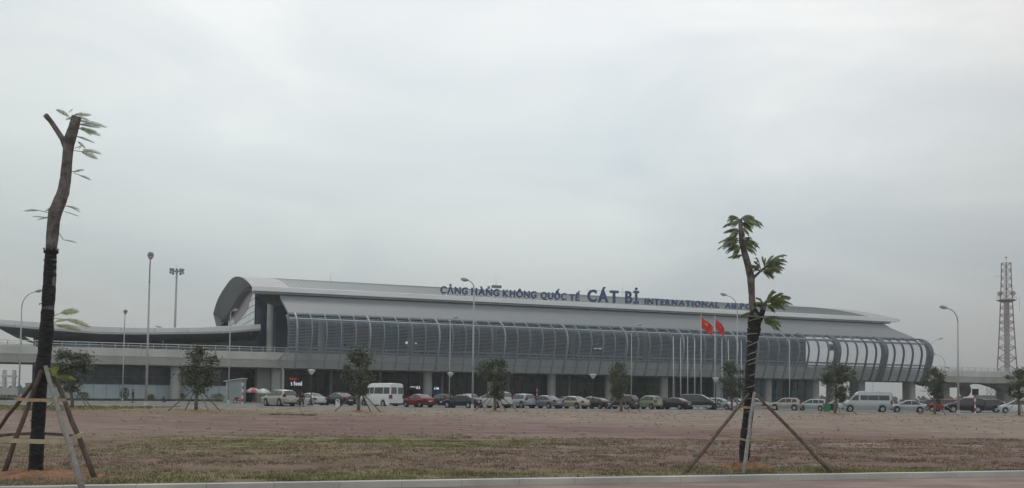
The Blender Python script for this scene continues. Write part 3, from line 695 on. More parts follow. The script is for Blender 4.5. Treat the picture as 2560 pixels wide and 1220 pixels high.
def car_meshes(kind):
    K = KINDS[kind]; W2 = K['W']/2; belt = K['belt']; top = K['top']; out = {}
    imin = min(range(len(top)), key=lambda i: top[i][0]); tp = top[imin:]
    imax = max(range(len(tp)), key=lambda i: tp[i][0]); tp = tp[:imax+1]
    xa = tp[0][0]; xb = tp[-1][0]
    def side(z):
        if z <= belt: return W2-.02
        return W2-.02-(z-belt)/(K['zr']-belt)*K['ins']
    xs = set()
    n = 46
    for i in range(n+1): xs.add(round(xa+(xb-xa)*i/n, 3))
    for wx in K['wx']:
        for a in range(0, 181, 15): xs.add(round(wx+(K['wr']+.06)*math.cos(R(a)), 3))
    for p in tp: xs.add(p[0])
    xs = sorted(xs); rows = []
    for x in xs:
        zt = zinterp(tp, x); zb = .24
        for wx in K['wx']:
            r = K['wr']+.06; d = abs(x-wx)
            if d < r: zb = max(zb, K['wr']+math.sqrt(r*r-d*d)-.0)
        e = min(x-xa, xb-x); pinch = .16*max(0, 1-e/.45)**2       # rounded corners in plan
        zb2 = zb+ .16*max(0, 1-e/.35)
        zw = max(zb+.06, min(.62, zt-.12)); zs = min(max(zw+.05, belt-.06), zt-.05)
        zs = max(zs, zw+.01)
        yt = side(zt)-(.05 if zt > belt else .14)-pinch
        half = [(W2-.10-pinch, zb2), (W2-.01-pinch, zw if zw > zb2 else zb2+.02), (W2-.0-pinch, (zw+zs)/2), (side(zs)-pinch-.01, zs)]
        if zt > belt+.12: half += [(side(zt-.07)-pinch*.5, zt-.07), (yt-.06, zt-.012)]
        else: half += [(W2-.07-pinch, zt-.03), (yt-.06, zt-.004)]
        half += [(0, zt+.015)]
        rows.append([(x, y, z) for y, z in half]+[(x, -y, z) for y, z in half[::-1][1:]])
    mb = MB(); mb.grid(rows); mb.face(rows[0]); mb.face(rows[-1][::-1])
    mb.face([(xs[3], -W2+.12, .26), (xs[-4], -W2+.12, .26), (xs[-4], W2-.12, .26), (xs[3], W2-.12, .26)])
    out['body'] = mb
    # dark wheel wells
    out['wells'] = []
    for wx in K['wx']:
        for s in (-1, 1): out['wells'].append(MB().tube([(wx, s*(W2-.30), K['wr']), (wx, s*(W2-.13), K['wr'])], K['wr']+.055, 16))
    gl = []
    for s in (-1, 1):
        for wn in K['wins']:
            mb = MB(); p = [(x, s*(side(z)+.012), z) for x, z in wn]; q = [(x, s*(side(z)-.03), z) for x, z in wn]
            mb.face(p); mb.grid([p+[p[0]], q+[q[0]]]); gl.append(mb)
    out['wins'] = gl
    def strip(a, b, off):
        (x1, z1), (x2, z2) = a, b; nx, nz_ = (z2-z1), -(x2-x1); l = math.hypot(nx, nz_); nx, nz_ = nx/l, nz_/l
        if nz_ < 0: nx, nz_ = -nx, -nz_
        mb = MB(); rr = []
        for t in (0, .5, 1):
            x = x1+(x2-x1)*t; z = z1+(z2-z1)*t; y = side(z)-.10; zz = max(z, zinterp(tp, x))
            rr.append([(x+nx*off, -y, zz+off*nz_+.0), (x+nx*off*1.6, 0, zz+off*nz_+.022), (x+nx*off, y, zz+off*nz_+.0)])
        mb.grid(rr); return mb
    out['scr'] = strip(K['scr'][0], K['scr'][1], .012)
    out['rear'] = []
    if K.get('reard'):
        for s in (-1, 1):
            mb = MB(); x = xa-.012
            p = [(x+.0, s*.10, 1.36), (x+.03, s*.10, 2.0), (x+.03, s*.80, 2.0), (x+.0, s*.84, 1.36)]
            mb.face(p); mb.grid([p+[p[0]], [(a+.12, b, c) for a, b, c in p+[p[0]]]]); out['rear'].append(mb)
    else: out['rear'].append(strip(K['rear'][0], K['rear'][1], .014))
    out['xa'] = xa; out['xb'] = xb
    def lamp(x, s, z0, z1, ln):
        d = 1 if x > 0 else -1
        mb = MB(); y1 = W2-.10; mb.box(*(sorted((x+d*.012, x-d*ln))), *(sorted((s*(y1-.20), s*(y1-.02)))), z0, z1)
        mb.box(*(sorted((x-d*.10, x-d*(ln+.10)))), *(sorted((s*(y1-.1), s*(W2+.008)))), z0+.02, z1-.01); return mb
    out['tails'] = [lamp(xa, s, *K['tail'], .10) for s in (-1, 1)]
    out['heads'] = [lamp(xb, s, *K['head'], .16) for s in (-1, 1)]
    mb = MB(); mb.box(xa-.03, xa+.02, -.26, .26, .62 if kind != 'van' else .72, .74 if kind != 'van' else .84); out['plate'] = mb
    mb = MB(); mb.box(xb-.02, xb+.03, -.26, .26, .36, .47); out['plate2'] = mb
    mb = MB(); mb.box(xa-.025, xa+.22, -W2+.10, W2-.10, .27, .42); mb.box(xb-.2, xb+.02, -W2+.14, W2-.14, .26, .38); out['skirt'] = mb
    mirs = []
    for s in (-1, 1):
        mb = MB(); mx = K['scr'][0][0]-.25; mz = belt+.12
        mb.box(mx-.08, mx+.08, *(sorted((s*(W2-.02), s*(W2+.19)))), mz-.07, mz+.08); mirs.append(mb)
    out['mirs'] = mirs
    r = K['wr']
    tyre = MB(); tyre.lathe((0, 0, 0), [(r*.62, -.10), (r*.95, -.11), (r, -.07), (r, .07), (r*.95, .11), (r*.62, .10)], 20)
    tyre.v = [(x, z, y) for x, y, z in tyre.v]
    rim = MB(); rr = r*.64
    rim.tube([(0, .085, 0), (0, .05, 0)], rr, 18)
    for k in range(5):
        a = 2*PI*k/5; rim.bar((0, .10, 0), (rr*.93*math.cos(a), .10, rr*.93*math.sin(a)), .055, .03)
    rim.tube([(0, .12, 0), (0, .08, 0)], .06, 8)
    out['tyre'] = tyre; out['rim'] = rim; out['W2'] = W2; out['wx'] = K['wx']; out['r'] = r
    return out
CM = {k: car_meshes(k) for k in KINDS}
MC = {}
def cmesh(key, mb, m, smooth=False):
    k = (key, m.name)
    if k not in MC:
        me = mb.mesh(key[1], m)
        if smooth:
            for p in me.polygons: p.use_smooth = True
        MC[k] = me
    return MC[k]
PAINT = {}
def paint(n, col, met=.35, rough=.32, col2=None):
    PAINT[n] = mat('paint_'+n, col, rough, met, var=.05, scale=1.0, spec=.6)
paint('silver', (.46, .49, .50)); paint('gold', (.44, .42, .37)); paint('white', (.68, .70, .70), 0); paint('pearl', (.58, .58, .55), .1)
paint('black', (.020, .021, .025), .1, .25); paint('navy', (.028, .040, .060), .2, .25); paint('red', (.25, .022, .028), .2); paint('bluesilver', (.38, .42, .45))
paint('grey', (.23, .24, .26), .4); paint('champagne', (.42, .40, .35), .4); paint('green', (.27, .33, .235), .1); paint('darkgreen', (.035, .055, .06), .2, .25)
paint('charcoal', (.05, .054, .06), .3, .28)
CARG = 'vehicles parked in a row in front of the terminal'
def car(kind, px, py, yaw, pt, label, name=None, sc=1.0, rack=False, lower=None):
    C = CM[kind]; g_ = ground(px, py)
    t = thing(name or {'suv': 'parked_suv', 'sedan': 'parked_car', 'mpv': 'parked_car', 'hatch': 'parked_car', 'van': 'parked_van', 'minibus': 'parked_minibus'}[kind], label,
              {'suv': 'suv', 'sedan': 'car', 'mpv': 'car', 'hatch': 'car', 'van': 'van', 'minibus': 'minibus'}[kind], (g_.x, g_.y, 0.004), yaw, CARG)
    t.scale = (sc*1.05, sc*1.05, sc*1.12)
    P = PAINT[pt]
    b = obj('body', cmesh((kind, 'body'), C['body'], P, True), t)
    for i, g in enumerate(C['wells']): obj('wheel_well', cmesh((kind, 'wheel_well%d' % i), g, M['trim']), t)
    for i, g in enumerate(C['wins']): obj('side_window', cmesh((kind, 'side_window%d' % i), g, M['carglass']), t)
    obj('windscreen', cmesh((kind, 'windscreen'), C['scr'], M['screen'], True), t)
    for i, g in enumerate(C['rear']): obj('rear_window', cmesh((kind, 'rear_window%d' % i), g, M['screen']), t)
    for i, g in enumerate(C['tails']): obj('tail_light', cmesh((kind, 'tail_light%d' % i), g, M['taill']), t)
    for i, g in enumerate(C['heads']): obj('headlight', cmesh((kind, 'headlight%d' % i), g, M['headl']), t)
    obj('number_plate', cmesh((kind, 'number_plate'), C['plate'], M['plate']), t)
    obj('number_plate', cmesh((kind, 'number_plate_b'), C['plate2'], M['plate']), t)
    obj('bumper_skirt', cmesh((kind, 'bumper_skirt'), C['skirt'], M['trim']), t)
    for i, g in enumerate(C['mirs']): obj('mirror', cmesh((kind, 'mirror%d' % i), g, P), t)
    for wx in C['wx']:
        for s in (-1, 1):
            wo = obj('wheel', cmesh((kind, 'wheel'), C['tyre'], M['tyre'], False), t); wo.location = (wx, s*(C['W2']-.12), C['r']); wo.rotation_euler = (0, 0, 0 if s > 0 else PI)
            obj('rim', cmesh((kind, 'rim'), C['rim'], M['rim']), wo)
    if rack:
        for s in (-1, 1):
            mb = MB(); K = KINDS[kind]; y = s*(C['W2']-K['ins']-.10); z = K['zr']+.05
            mb.tube([(-1.5, y, z-.06), (-1.4, y, z), (.1, y, z), (.25, y, z-.07)], .025, 6); mb.build('roof_rail', M['rim'], t)
    if lower:
        mb = MB()
        for s in (-1, 1): mb.box(C['xa']+.5, C['xb']-.5, *(sorted((s*(C['W2']-.06), s*(C['W2']+.004)))), .27, .45)
        mb.build('side_skirt', PAINT[lower], t)
    return t
YL = PI-R(36)        # nose to the left and away, tail right and towards the camera
def YY(deg): return PI-R(deg+12 if deg >= 28 else deg)
# front row, left to right
car('suv', 698, 1015.5, YY(33), 'gold', 'pale gold estate-style off-roader at the left end of the parked row', rack=False, sc=1.04)
car('sedan', 776, 1015.5, YY(36), 'silver', 'silver saloon half hidden by the standing man in dark clothes', sc=1.0)
car('sedan', 846, 1016, YY(33), 'black', 'black saloon with bright boot lid left of the white van', sc=1.05)
car('van', 952, 1017.5, YY(33), 'white', 'tall white passenger van with rear doors towards the camera', name='parked_van', sc=1.08)
car('sedan', 1046, 1018, YY(36), 'red', 'dark red saloon parked just right of the white van', sc=1.02)
car('suv', 1102, 1013.5, YY(38), 'black', 'black off-roader behind, between the red saloon and the navy saloon', sc=.95)
car('sedan', 1152, 1020, YY(24), 'navy', 'dark navy saloon in front of the tall lamp pole', sc=1.0)
car('suv', 1166, 1012, YY(36), 'white', 'white off-roader mostly hidden behind the navy saloon', rack=True, sc=.98)
car('mpv', 1234, 1020, YY(33), 'pearl', 'pearl white people carrier behind the second staked tree', sc=1.10, rack=True)
car('suv', 1300, 1020, YY(40), 'bluesilver', 'blue-silver off-roader with its tail to the camera beside the grey saloon', sc=.98)
car('sedan', 1362, 1021, YY(33), 'grey', 'medium grey saloon between blue-silver off-roader and beige saloon', sc=1.03)
car('sedan', 1412, 1014.5, YY(35), 'charcoal', 'charcoal saloon showing only its roof behind the beige saloon', sc=1.0)
car('sedan', 1430, 1021.5, YY(30), 'champagne', 'beige saloon right of the medium grey one', sc=1.0)
car('sedan', 1478, 1015, YY(33), 'white', 'white saloon behind the beige one, roof and pale rear screen showing', sc=1.03)
car('sedan', 1490, 1022, YY(33), 'black', 'black saloon in front of a white roof, near the small lamp', sc=.9)
car('suv', 1552, 1022.5, YY(28), 'charcoal', 'charcoal off-roader with paler sills behind the third staked tree', sc=1.0, lower='silver')
car('hatch', 1619, 1023, YY(35), 'green', 'small pale green boxy hatchback', sc=1.08)
car('sedan', 1650, 1016, YY(35), 'darkgreen', 'dark saloon peeping out behind the pale green hatchback', sc=1.0)
car('sedan', 1684, 1023.5, YY(28), 'black', 'shiny black saloon just right of the green hatchback', sc=.98)
car('mpv', 1748, 1023.5, -R(28), 'darkgreen', 'dark green people carrier over pale sills, nose to the right', sc=1.15, lower='silver')
car('mpv', 1800, 1024, -R(34), 'silver', 'silver small car nose to the right beside the dark green carrier', sc=.88)
car('sedan', 1845, 1022, -R(34), 'white', 'white saloon partly behind the big wrapped tree trunk, on its left', sc=.98)
car('mpv', 1893, 1022, -R(36), 'bluesilver', 'pale blue hatchback just right of the big wrapped tree trunk', sc=.9)
car('suv', 1925, 1015, YY(15), 'navy', 'dark blue off-roader roof behind the beige estate', sc=1.12)
car('suv', 1962, 1026, YY(20), 'champagne', 'beige off-roader with wheel arches showing, right of the big tree', sc=.92)
car('mpv', 2029, 1026.5, YY(20), 'silver', 'silver compact people carrier next to the green bin', sc=.88)
car('mpv', 2093, 1022, YY(20), 'white', 'pale car hidden behind the fifth staked tree trunk', sc=.9)
car('minibus', 2166, 1030, YY(14), 'silver', 'silver minibus with a long dark window band', sc=1.03)
car('sedan', 2270, 1031, YY(16), 'silver', 'pale silver fastback saloon right of the minibus', sc=.98)
car('suv', 2320, 1028, YY(25), 'charcoal', 'charcoal off-roader behind the sixth staked tree, left of the red car', sc=.95)
car('mpv', 2357, 1029, YY(25), 'red', 'red hatchback behind the sixth staked tree stakes', sc=1.0)
car('suv', 2398, 1022, YY(20), 'white', 'white off-roader roof behind the tall right-hand lamp pole', sc=1.0)
car('suv', 2412, 1031.5, YY(18), 'black', 'large black off-roader at the foot of the tall right-hand lamp pole', sc=1.08)
car('suv', 2462, 1031, YY(22), 'charcoal', 'dark off-roader just right of the red and white post', sc=1.0)
car('hatch', 2488, 1024, YY(30), 'red', 'bright red hatchback in the back row near the right edge', sc=1.05)
car('suv', 2520, 1022, YY(22), 'grey', 'grey off-roader in the back row near the right edge', sc=1.0)
car('mpv', 2543, 1033, YY(24), 'white', 'white hatchback at the right end of the row', sc=1.02)

# ------------------------------------------------------------------ street lamps
LG = 'curved-arm street lamps'
def lamp(bx, by, hx, hy, label, yaw=None, Y=None, rad=.11, z0=0, head=.42, group=LG):
    b = ground(bx, by) if Y is None else at(bx, by, Y)
    b.z = 0; h = at(hx, hy, b.y)
    H_ = h.z-b.z; dx = h.x-b.x
    t = thing('street_lamp', label, 'street lamp', tuple(b), 0, group)
    top = H_*.965; pts = []; rads = []
    if yaw is None: d = Vector((1 if dx > 0 else -1, 0, 0)); reach = max(abs(dx), .5)
    else: d = Vector((math.cos(yaw), math.sin(yaw), 0)); reach = .14*H_
    mb = MB(); n = 10
    ph = H_-reach*1.15
    mb.tube([(0, 0, 0), (0, 0, ph*.5), (0, 0, ph)], [rad, rad*.82, rad*.62], 10); mb.lathe((0, 0, 0), [(rad*2.2, 0), (rad*2.2, .05), (rad*1.5, .08), (rad*1.4, .5), (rad, .55)], 10)
    mb.build('pole', M['pole'], t, smooth=True)
    for i in range(n+1):
        a = (PI/2)*.86*i/n; k = reach*.93
        pts.append(d*(k*(1-math.cos(a)))*1.0+Vector((0, 0, ph+k*1.15*math.sin(a)*1.0)))
    end = d*reach+Vector((0, 0, H_)); pts.append(end)
    mb = MB(); mb.tube(pts, [rad*.62+(rad*.4-rad*.62)*i/n for i in range(n+2)], 8); mb.build('arm', M['pole'], t, smooth=True)
    mb = MB(); dd = (d+Vector((0, 0, .22))).normalized(); s = head
    mb.tube([end-dd*s*.5, end-dd*s*.2, end+dd*s*.5, end+dd*s*1.1, end+dd*s*1.45], [rad*.5, s*.26, s*.42, s*.34, s*.08], 10)
    hd = mb.build('lamp_head', M['lamphead'], t, smooth=True)
    mb = MB(); mb.tube([end+dd*s*.15-Vector((0, 0, s*.2)), end+dd*s*1.15-Vector((0, 0, s*.2))], [s*.28, s*.26], 8); mb.build('lens', M['lampglass'], hd, smooth=True)
    return t
lamp(47, 992, 92, 728, 'grey curved-arm street lamp left of the near left tree, arm to the right', head=.55, rad=.13, Y=150)
lamp(306, 999, 310, 783, 'thin street lamp with round head facing the camera, left of the tallest', yaw=R(-67), rad=.10, head=.75, Y=150)
lamp(365, 1018, 369, 648, 'tallest pale street lamp seen head-on at the left', yaw=R(-69), rad=.13, head=.75)
lamp(571, 1004, 584, 776, 'street lamp in front of the roof tip by the white kiosk, arm to the right', rad=.10, Y=148)
lamp(1181, 1023, 1167, 700, 'tall street lamp crossing the sign letters, arm to the left', rad=.12, head=.5)
lamp(1123, 1008, 1137, 794, 'slim street lamp beside the tall one, arm to the right', rad=.09, head=.4, Y=150)
lamp(1578, 1008, 1596, 812, 'slim street lamp in front of the middle louvres, arm to the right', rad=.09, head=.4, Y=160)
lamp(1843, 1024, 1813, 737, 'tall street lamp beside the near right tree, arm to the left', rad=.12, head=.5)
lamp(1974, 1010, 1991, 832, 'slim street lamp right of the near right tree, arm to the right', rad=.09, head=.4, Y=165)
lamp(2396, 1037, 2364, 769, 'tall street lamp at the right between terminal and lattice tower', rad=.13, head=.5)
def lampV(u, v, px, py, label, dirx):
    b = UV(u, v, 8.6); h = at(px, py, b.y)
    q = ray(px, py)
    # base pixel from world point
    t = lamp(0, 0, px, py, label) if False else None
def deck_lamp(px, py_base, hx, hy, v, label):
    u, z = onV(px, py_base, v); b = UV(u, v, 8.75)
    h = at(hx, hy, b.y); t = thing('street_lamp', label, 'street lamp', tuple(b), 0, 'lamps on the elevated road')
    H_ = h.z-b.z; dx = h.x-b.x; d = Vector((1 if dx > 0 else -1, 0, 0)); r = max(abs(dx), .4)
    mb = MB(); mb.tube([(0, 0, 0), (0, 0, H_-r)], [.10, .07], 8); mb.build('pole', M['pole'], t, smooth=True)
    mb = MB(); mb.tube([d*(r*.93*(1-math.cos(a)))+Vector((0, 0, H_-r+r*.93*math.sin(a))) for a in [PI/2*i/8 for i in range(9)]], .06, 8); mb.build('arm', M['pole'], t, smooth=True)
    e_ = d*r+Vector((0, 0, H_)); mb = MB(); mb.tube([e_-d*.2-Vector((0, 0, .1)), e_+d*.1, e_+d*.7+Vector((0, 0, .12)), e_+d*1.0+Vector((0, 0, .2))], [.06, .16, .18, .06], 8); mb.build('lamp_head', M['lamphead'], t, smooth=True)
deck_lamp(2327, 925, 2348, 847, 17.2, 'lamp on the elevated road just right of the louvres, arm to the right')
deck_lamp(2362, 930, 2338, 885, 17.4, 'farther lamp on the elevated road with its arm to the left')
deck_lamp(407, 866, 407, 818, 17.4, 'thin pale lamp on the elevated road in front of the wing roof')
deck_lamp(2384, 932, 2371, 919, 17.4, 'smallest lamp low on the elevated road left of the tall pole')
# small park lamps with funnel shades
for (px, py, hx, hy, lab) in ((777, 1016, 775, 928, 'dark post lamp with white funnel shade left of the black saloon'), (1125, 1016, 1128, 935, 'dark post lamp with white funnel shade beside the tall lamp pole'),
                         (1482, 1022, 1482, 939, 'dark post lamp with white funnel shade above the beige saloon'), (1789, 1025, 1788, 948, 'dark post lamp with funnel shade by the flagpoles'), (2229, 1014, 2229, 984, 'small far post lamp with funnel shade behind the minibus')):
    b = ground(px, py); h = at(hx, hy, b.y).z
    t = thing('park_lamp', lab, 'lamp', tuple(b), 0, 'post lamps with funnel shades')
    mb = MB(); mb.tube([(0, 0, 0), (0, 0, h-.2)], [.085, .06], 8); mb.lathe((0, 0, 0), [(.18, 0), (.16, .25), (.09, .4)], 8); mb.build('post', M['trim'], t)
    mb = MB(); mb.lathe((0, 0, h), [(.08, -.42), (.20, -.32), (.44, .08), (.47, .15), (.42, .18), (0, .24)], 14); mb.build('lamp_shade', M['lampglass'], t, smooth=True)

# ------------------------------------------------------------------ floodlight mast, flagpoles, lattice tower
b = at(431, 990, 262); b.z = 0; tz = at(433, 676, 262).z
t = thing('floodlight_mast', 'high floodlight mast with a ring of lamps behind the left wing', 'floodlight', tuple(b))
mb = MB(); mb.tube([(0, 0, 0), (.3, 0, tz)], [.42, .24], 10); mb.build('mast', M['pole'], t, smooth=True)
mb = MB(); ring = [(.3+1.35*math.cos(2*PI*k/16), 1.35*math.sin(2*PI*k/16), tz-.2) for k in range(17)]; mb.tube(ring, .09, 6)
for k in range(4): a = PI*k/4; mb.bar((.3-1.35*math.cos(a), -1.35*math.sin(a), tz-.2), (.3+1.35*math.cos(a), 1.35*math.sin(a), tz-.2), .12, .12)
mb.tube([(.3, 0, tz), (.3, 0, tz+1.5)], .03, 5); mb.build('ring', M['pole'], t)
for k in range(10):
    a = 2*PI*k/10; mb = MB(); cx, cy = .3+1.65*math.cos(a), 1.65*math.sin(a)
    for zz in ((.25,) if k % 2 else (.25, -.55)): mb.bar((cx-.28*math.sin(a)-.0, cy+.28*math.cos(a), tz+zz-.1), (cx+.28*math.sin(a), cy-.28*math.cos(a), tz+zz-.1), .40, .62, up=(math.cos(a)*.5, math.sin(a)*.5, 1))
    mb.build('floodlight', M['lamphead'], t)
def flag_mesh(w_, h_, m, amp=.12, droop=.55):
    rows = []
    for j in range(9):
        t_ = j/8; r = []
        for i in range(15):
            s = i/14; x = s*w_*.78*(1-.16*t_); z = -t_*h_*.95 - s*w_*droop*(1-.25*t_) - .10*math.sin(s*7+t_*2)*s
            y = amp*math.sin(s*9+t_*2.2)*(.3+s); r.append((x, y, z))
        rows.append(r)
    return rows
FY = 150
for fi_, (px, top, fl) in enumerate(((1684, 842, 0), (1702, 845, 0), (1719.5, 843, 0), (1737, 846, 0), (1753, 786, 1), (1788, 789, 2), (1805.5, 848, 0), (1822, 850, 0), (1854, 852, 0))):
    b = at(px, 990, FY); b.z = 0; H_ = at(px+ (0 if fl else 0), top, FY).z
    nf = ['leftmost bare flagpole', 'second bare flagpole from the left', 'third bare flagpole from the left', 'bare flagpole just left of the emblem flag', '', '', 'bare flagpole just right of the folded flag', 'bare flagpole behind the crown of a young tree', 'bare flagpole close to the near right trunk'][fi_]
    lab = {0: nf+' in the row before the terminal', 1: 'tall flagpole with red flag bearing a yellow emblem', 2: 'tall flagpole with folded plain-looking red flag, right of the emblem flag'}[fl]
    t = thing('flagpole', lab, 'flagpole', tuple(b), 0, 'row of flagpoles before the terminal')
    mb = MB(); mb.tube([(0, 0, 0), (-.06, 0, H_)], [.10, .055], 8); mb.lathe((0, 0, 0), [(.25, 0), (.22, .2), (.12, .3)], 8)
    mb.build('pole', M['railing'], t, smooth=True)
    mb = MB(); mb.lathe((-.06, 0, H_), [(.0, .16), (.09, .08), (.0, 0)], 8); mb.build('finial', M['railing'], t)
    if fl:
        rows = flag_mesh(2.35, 1.75, None, droop=.62) if fl == 1 else flag_mesh(1.85, 1.7, None, amp=.22, droop=.78)
        mb = MB(); mb.grid(rows); f_ = mb.build('flag', M['flagred'], t, smooth=True); f_.location = (-.04, 0, H_-.35)
        if fl == 1:
            mb = MB()
            def fp(s, q): i = int(s*14); j = int(q*8); p = rows[j][i]; return Vector((p[0], p[1]-.05, p[2]))
            c = fp(.45, .45); arc = [c+Vector((.20*math.cos(a), -.02, .20*math.sin(a)-.02)) for a in [R(-150+20*k) for k in range(13)]]
            mb.tube(arc, [.02+.018*math.sin(PI*k/12) for k in range(13)], 6); mb.bar(c+Vector((-.20, -.03, .12)), c+Vector((.10, -.03, -.16)), .05, .03, up=(0, 1, 0)); mb.bar(c+Vector((-.26, -.03, .05)), c+Vector((-.1, -.03, .2)), .09, .03, up=(0, 1, 0))
            e_ = mb.build('emblem', M['flagyellow'], f_)
        else:
            mb = MB(); c = Vector(rows[4][8])+Vector((0, -.12, 0)); pts = []
            for k in range(10): a = PI/2+k*PI/5; rr = .17 if k % 2 == 0 else .07; pts.append(c+Vector((rr*math.cos(a)*.5, 0, rr*math.sin(a))))
            mb.face(pts); mb.build('star', M['flagyellow'], f_)
# lattice tower, 12.4 px per metre at 200 m -> stands about 330 m off
TY = 330.0; cb = at(2518, 935, TY); cx0 = cb.x; k_ = F/TY
def tz_(py): return at(2518, py, TY).z
t = thing('lattice_tower', 'red and white steel lattice mast with a mid platform at the far right', 'radio tower', (cx0, TY, 0), -math.atan2(cx0, TY))
zb_, z1_, zw_, zp_, zt_ = 0, tz_(892), tz_(822), tz_(751), tz_(658)
hw = lambda z: (10.6/k_) + .885* ((27-11.8)/k_)*max(0, (zt_-z)/(zt_-tz_(925)))**1.35 * 0.86
def leg_pts(sx, sy, z): h_ = hw(z); return Vector((sx*h_ - .5*(z-zt_)*0, sy*h_, z))
levels = [0, tz_(950), tz_(925), tz_(895), tz_(868), tz_(845), tz_(822), tz_(806), tz_(788), tz_(769), tz_(751)]+[tz_(751-18.6*k) for k in range(1, 6)]
for sx, sy in ((-1, -1), (1, -1), (1, 1), (-1, 1)):
    mb = MB(); mb.tube([leg_pts(sx, sy, z) for z in levels], .16, 6); mb.build('leg', M['towerred'], t)
for fi, (c0, c1) in enumerate((((-1, -1), (1, -1)), ((1, -1), (1, 1)), ((1, 1), (-1, 1)), ((-1, 1), (-1, -1)))):
    mb = MB()
    for i, (za, zb__) in enumerate(zip(levels[:-1], levels[1:])):
        a, b_ = leg_pts(*c0, za), leg_pts(*c1, za); c, d = leg_pts(*c0, zb__), leg_pts(*c1, zb__); m_ = (c+d)/2; ma = (a+b_)/2
        mb.cur = (i//2) % 2; r = .075
        mb.tube([c, d], r, 5)
        mb.tube([a, ma*.5+m_*.5], r, 5); mb.tube([b_, ma*.5+m_*.5], r, 5); mb.tube([c, ma*.5+m_*.5], r, 5); mb.tube([d, ma*.5+m_*.5], r, 5)
    mb.build('bracing', [M['towerwhite'], M['towerred']], t)
mb = MB(); mb.tube([(0, 0, 0), (0, 0, zp_)], .85, 12); mb.tube([(0, 0, zp_), (0, 0, zt_)], .25, 8); mb.build('core_shaft', M['towerwhite'], t)
mb = MB(); h_ = 21.5/k_; z = zp_
mb.lathe((0, 0, z), [(h_*.5, -.7), (h_, -.1), (h_*1.08, 0), (h_*1.08, .15), (0, .15)], 8); mb.build('platform', M['towerred'], t)
mb = MB(); rg = [(h_*1.08*math.cos(2*PI*k/8), h_*1.08*math.sin(2*PI*k/8), z+1.1) for k in range(9)]; mb.tube(rg, .05, 5)
for p in rg[:-1]: mb.tube([(p[0], p[1], z+.1), p], .05, 5)
mb.build('platform_rail', M['towerwhite'], t)
for s in (-1, 1):
    mb = MB(); mb.tube([(s*15/k_, -1, tz_(735)), (s*15/k_, -1.5, tz_(735))], 6/k_, 14); mb.build('dish_antenna', M['towerwhite'], t)
mb = MB(); mb.tube([(0, 0, zt_), (0, 0, zt_+1.6)], .07, 6); mb.lathe((0, 0, zt_+1.9), [(0, -.35), (.3, -.2), (.35, 0), (.3, .2), (0, .35)], 8)
mb.tube([(-11/k_, 0, tz_(690)), (-26/k_, 0, tz_(690))], .05, 5); mb.tube([(29/k_, 0, tz_(780)), (29/k_, 0, tz_(743))], .05, 5); mb.build('aerial', M['towerwhite'], t)
# ------------------------------------------------------------------ small things by the road
def post_rw(bx, by, ty, label, board=False):
    b = ground(bx, by); H_ = at(bx, ty, b.y).z
    t = thing('striped_post', label, 'post', tuple(b), 0, 'red and white striped posts')
    mb = MB(); n = 8
    for k in range(n):
        mb.cur = k % 2; mb.tube([(0, 0, H_*k/n), (0, 0, H_*(k+1)/n)], .09, 8, cap=(k == n-1))
    mb.build('post', [M['white'], M['redpaint']], t)
    if board:
        mb = MB(); mb.box(-.38, .38, -.12, -.06, H_-.75, H_); mb.box(-.2, .2, -.14, -.12, H_-.15, H_-.05); mb.build('board', M['signdark'], t)
post_rw(606, 1012.5, 949, 'red and white striped post by the white kiosk')
post_rw(1342, 1012, 967, 'slim red and white post behind the grey saloon')
post_rw(2438, 1036, 972, 'red and white post carrying a dark board at the right', True)
# kiosk
b = at(584, 1006, 158); b.z = 0; k_ = F/b.y
t = thing('kiosk', 'plain pale blue-white kiosk with lean-to roof beside the striped post', 'kiosk', tuple(b))
w2 = 20.5/k_; h1 = 53/k_; h2 = 60/k_
mb = MB(); mb.prism([(-w2, 0), (w2, 0), (w2, h2), (-w2, h1)], 'y', 0, 2.4); mb.build('wall', mat('kiosk_wall', (.27, .33, .34), .5, var=.08, scale=.8), t, recalc=True)
mb = MB(); mb.prism([(-w2-.3, h1-.02), (w2+.15, h2+.04), (w2+.15, h2+.16), (-w2-.3, h1+.10)], 'y', -.35, 2.6); mb.build('roof', M['white_panel'], t, recalc=True)
mb = MB(); mb.box(-w2+.25, w2-.25, -.02, -.003, .15, .2); mb.box(-w2+.1, -w2+.16, -.02, -.003, .1, h1-.1); mb.box(w2-.16, w2-.1, -.02, -.003, .1, h1-.1); mb.build('frame', M['white_panel'], t)
# parasols
for (px, py, ty, col, lab) in ((632, 1003, 969, 'redpaint', 'red and white parasol between kiosk and pier'), (657, 1002, 971, 'white', 'pale parasol half hidden behind the pier')):
    b = at(px, py, 161); b.z = 0; H_ = at(px, ty, b.y).z
    t = thing('parasol', lab, 'parasol', tuple(b), 0)
    mb = MB(); mb.tube([(0, 0, 0), (0, 0, H_)], .03, 6); mb.lathe((0, 0, 0), [(.3, 0), (.3, .1), (.05, .14)], 10); mb.build('pole', M['pole'], t)
    mb = MB(); r_ = 1.2; n = 8
    for k in range(n):
        mb.cur = k % 2; a0, a1 = 2*PI*k/n, 2*PI*(k+1)/n
        prof_ = [(0, H_), (r_*.45, H_-.12), (r_*.8, H_-.38), (r_, H_-.62), (r_*1.0, H_-.80)]
        mb.grid([[(r*math.cos(a0+(a1-a0)*q), r*math.sin(a0+(a1-a0)*q), z) for q in (0, .5, 1)] for r, z in prof_])
    mb.build('canopy', [mat('canopy_red', (.52, .14, .12), .7), mat('canopy_white', (.62, .60, .58), .7)] if col == 'redpaint' else [M['white'], mat('canopy_pale', (.55, .58, .58), .7)], t)
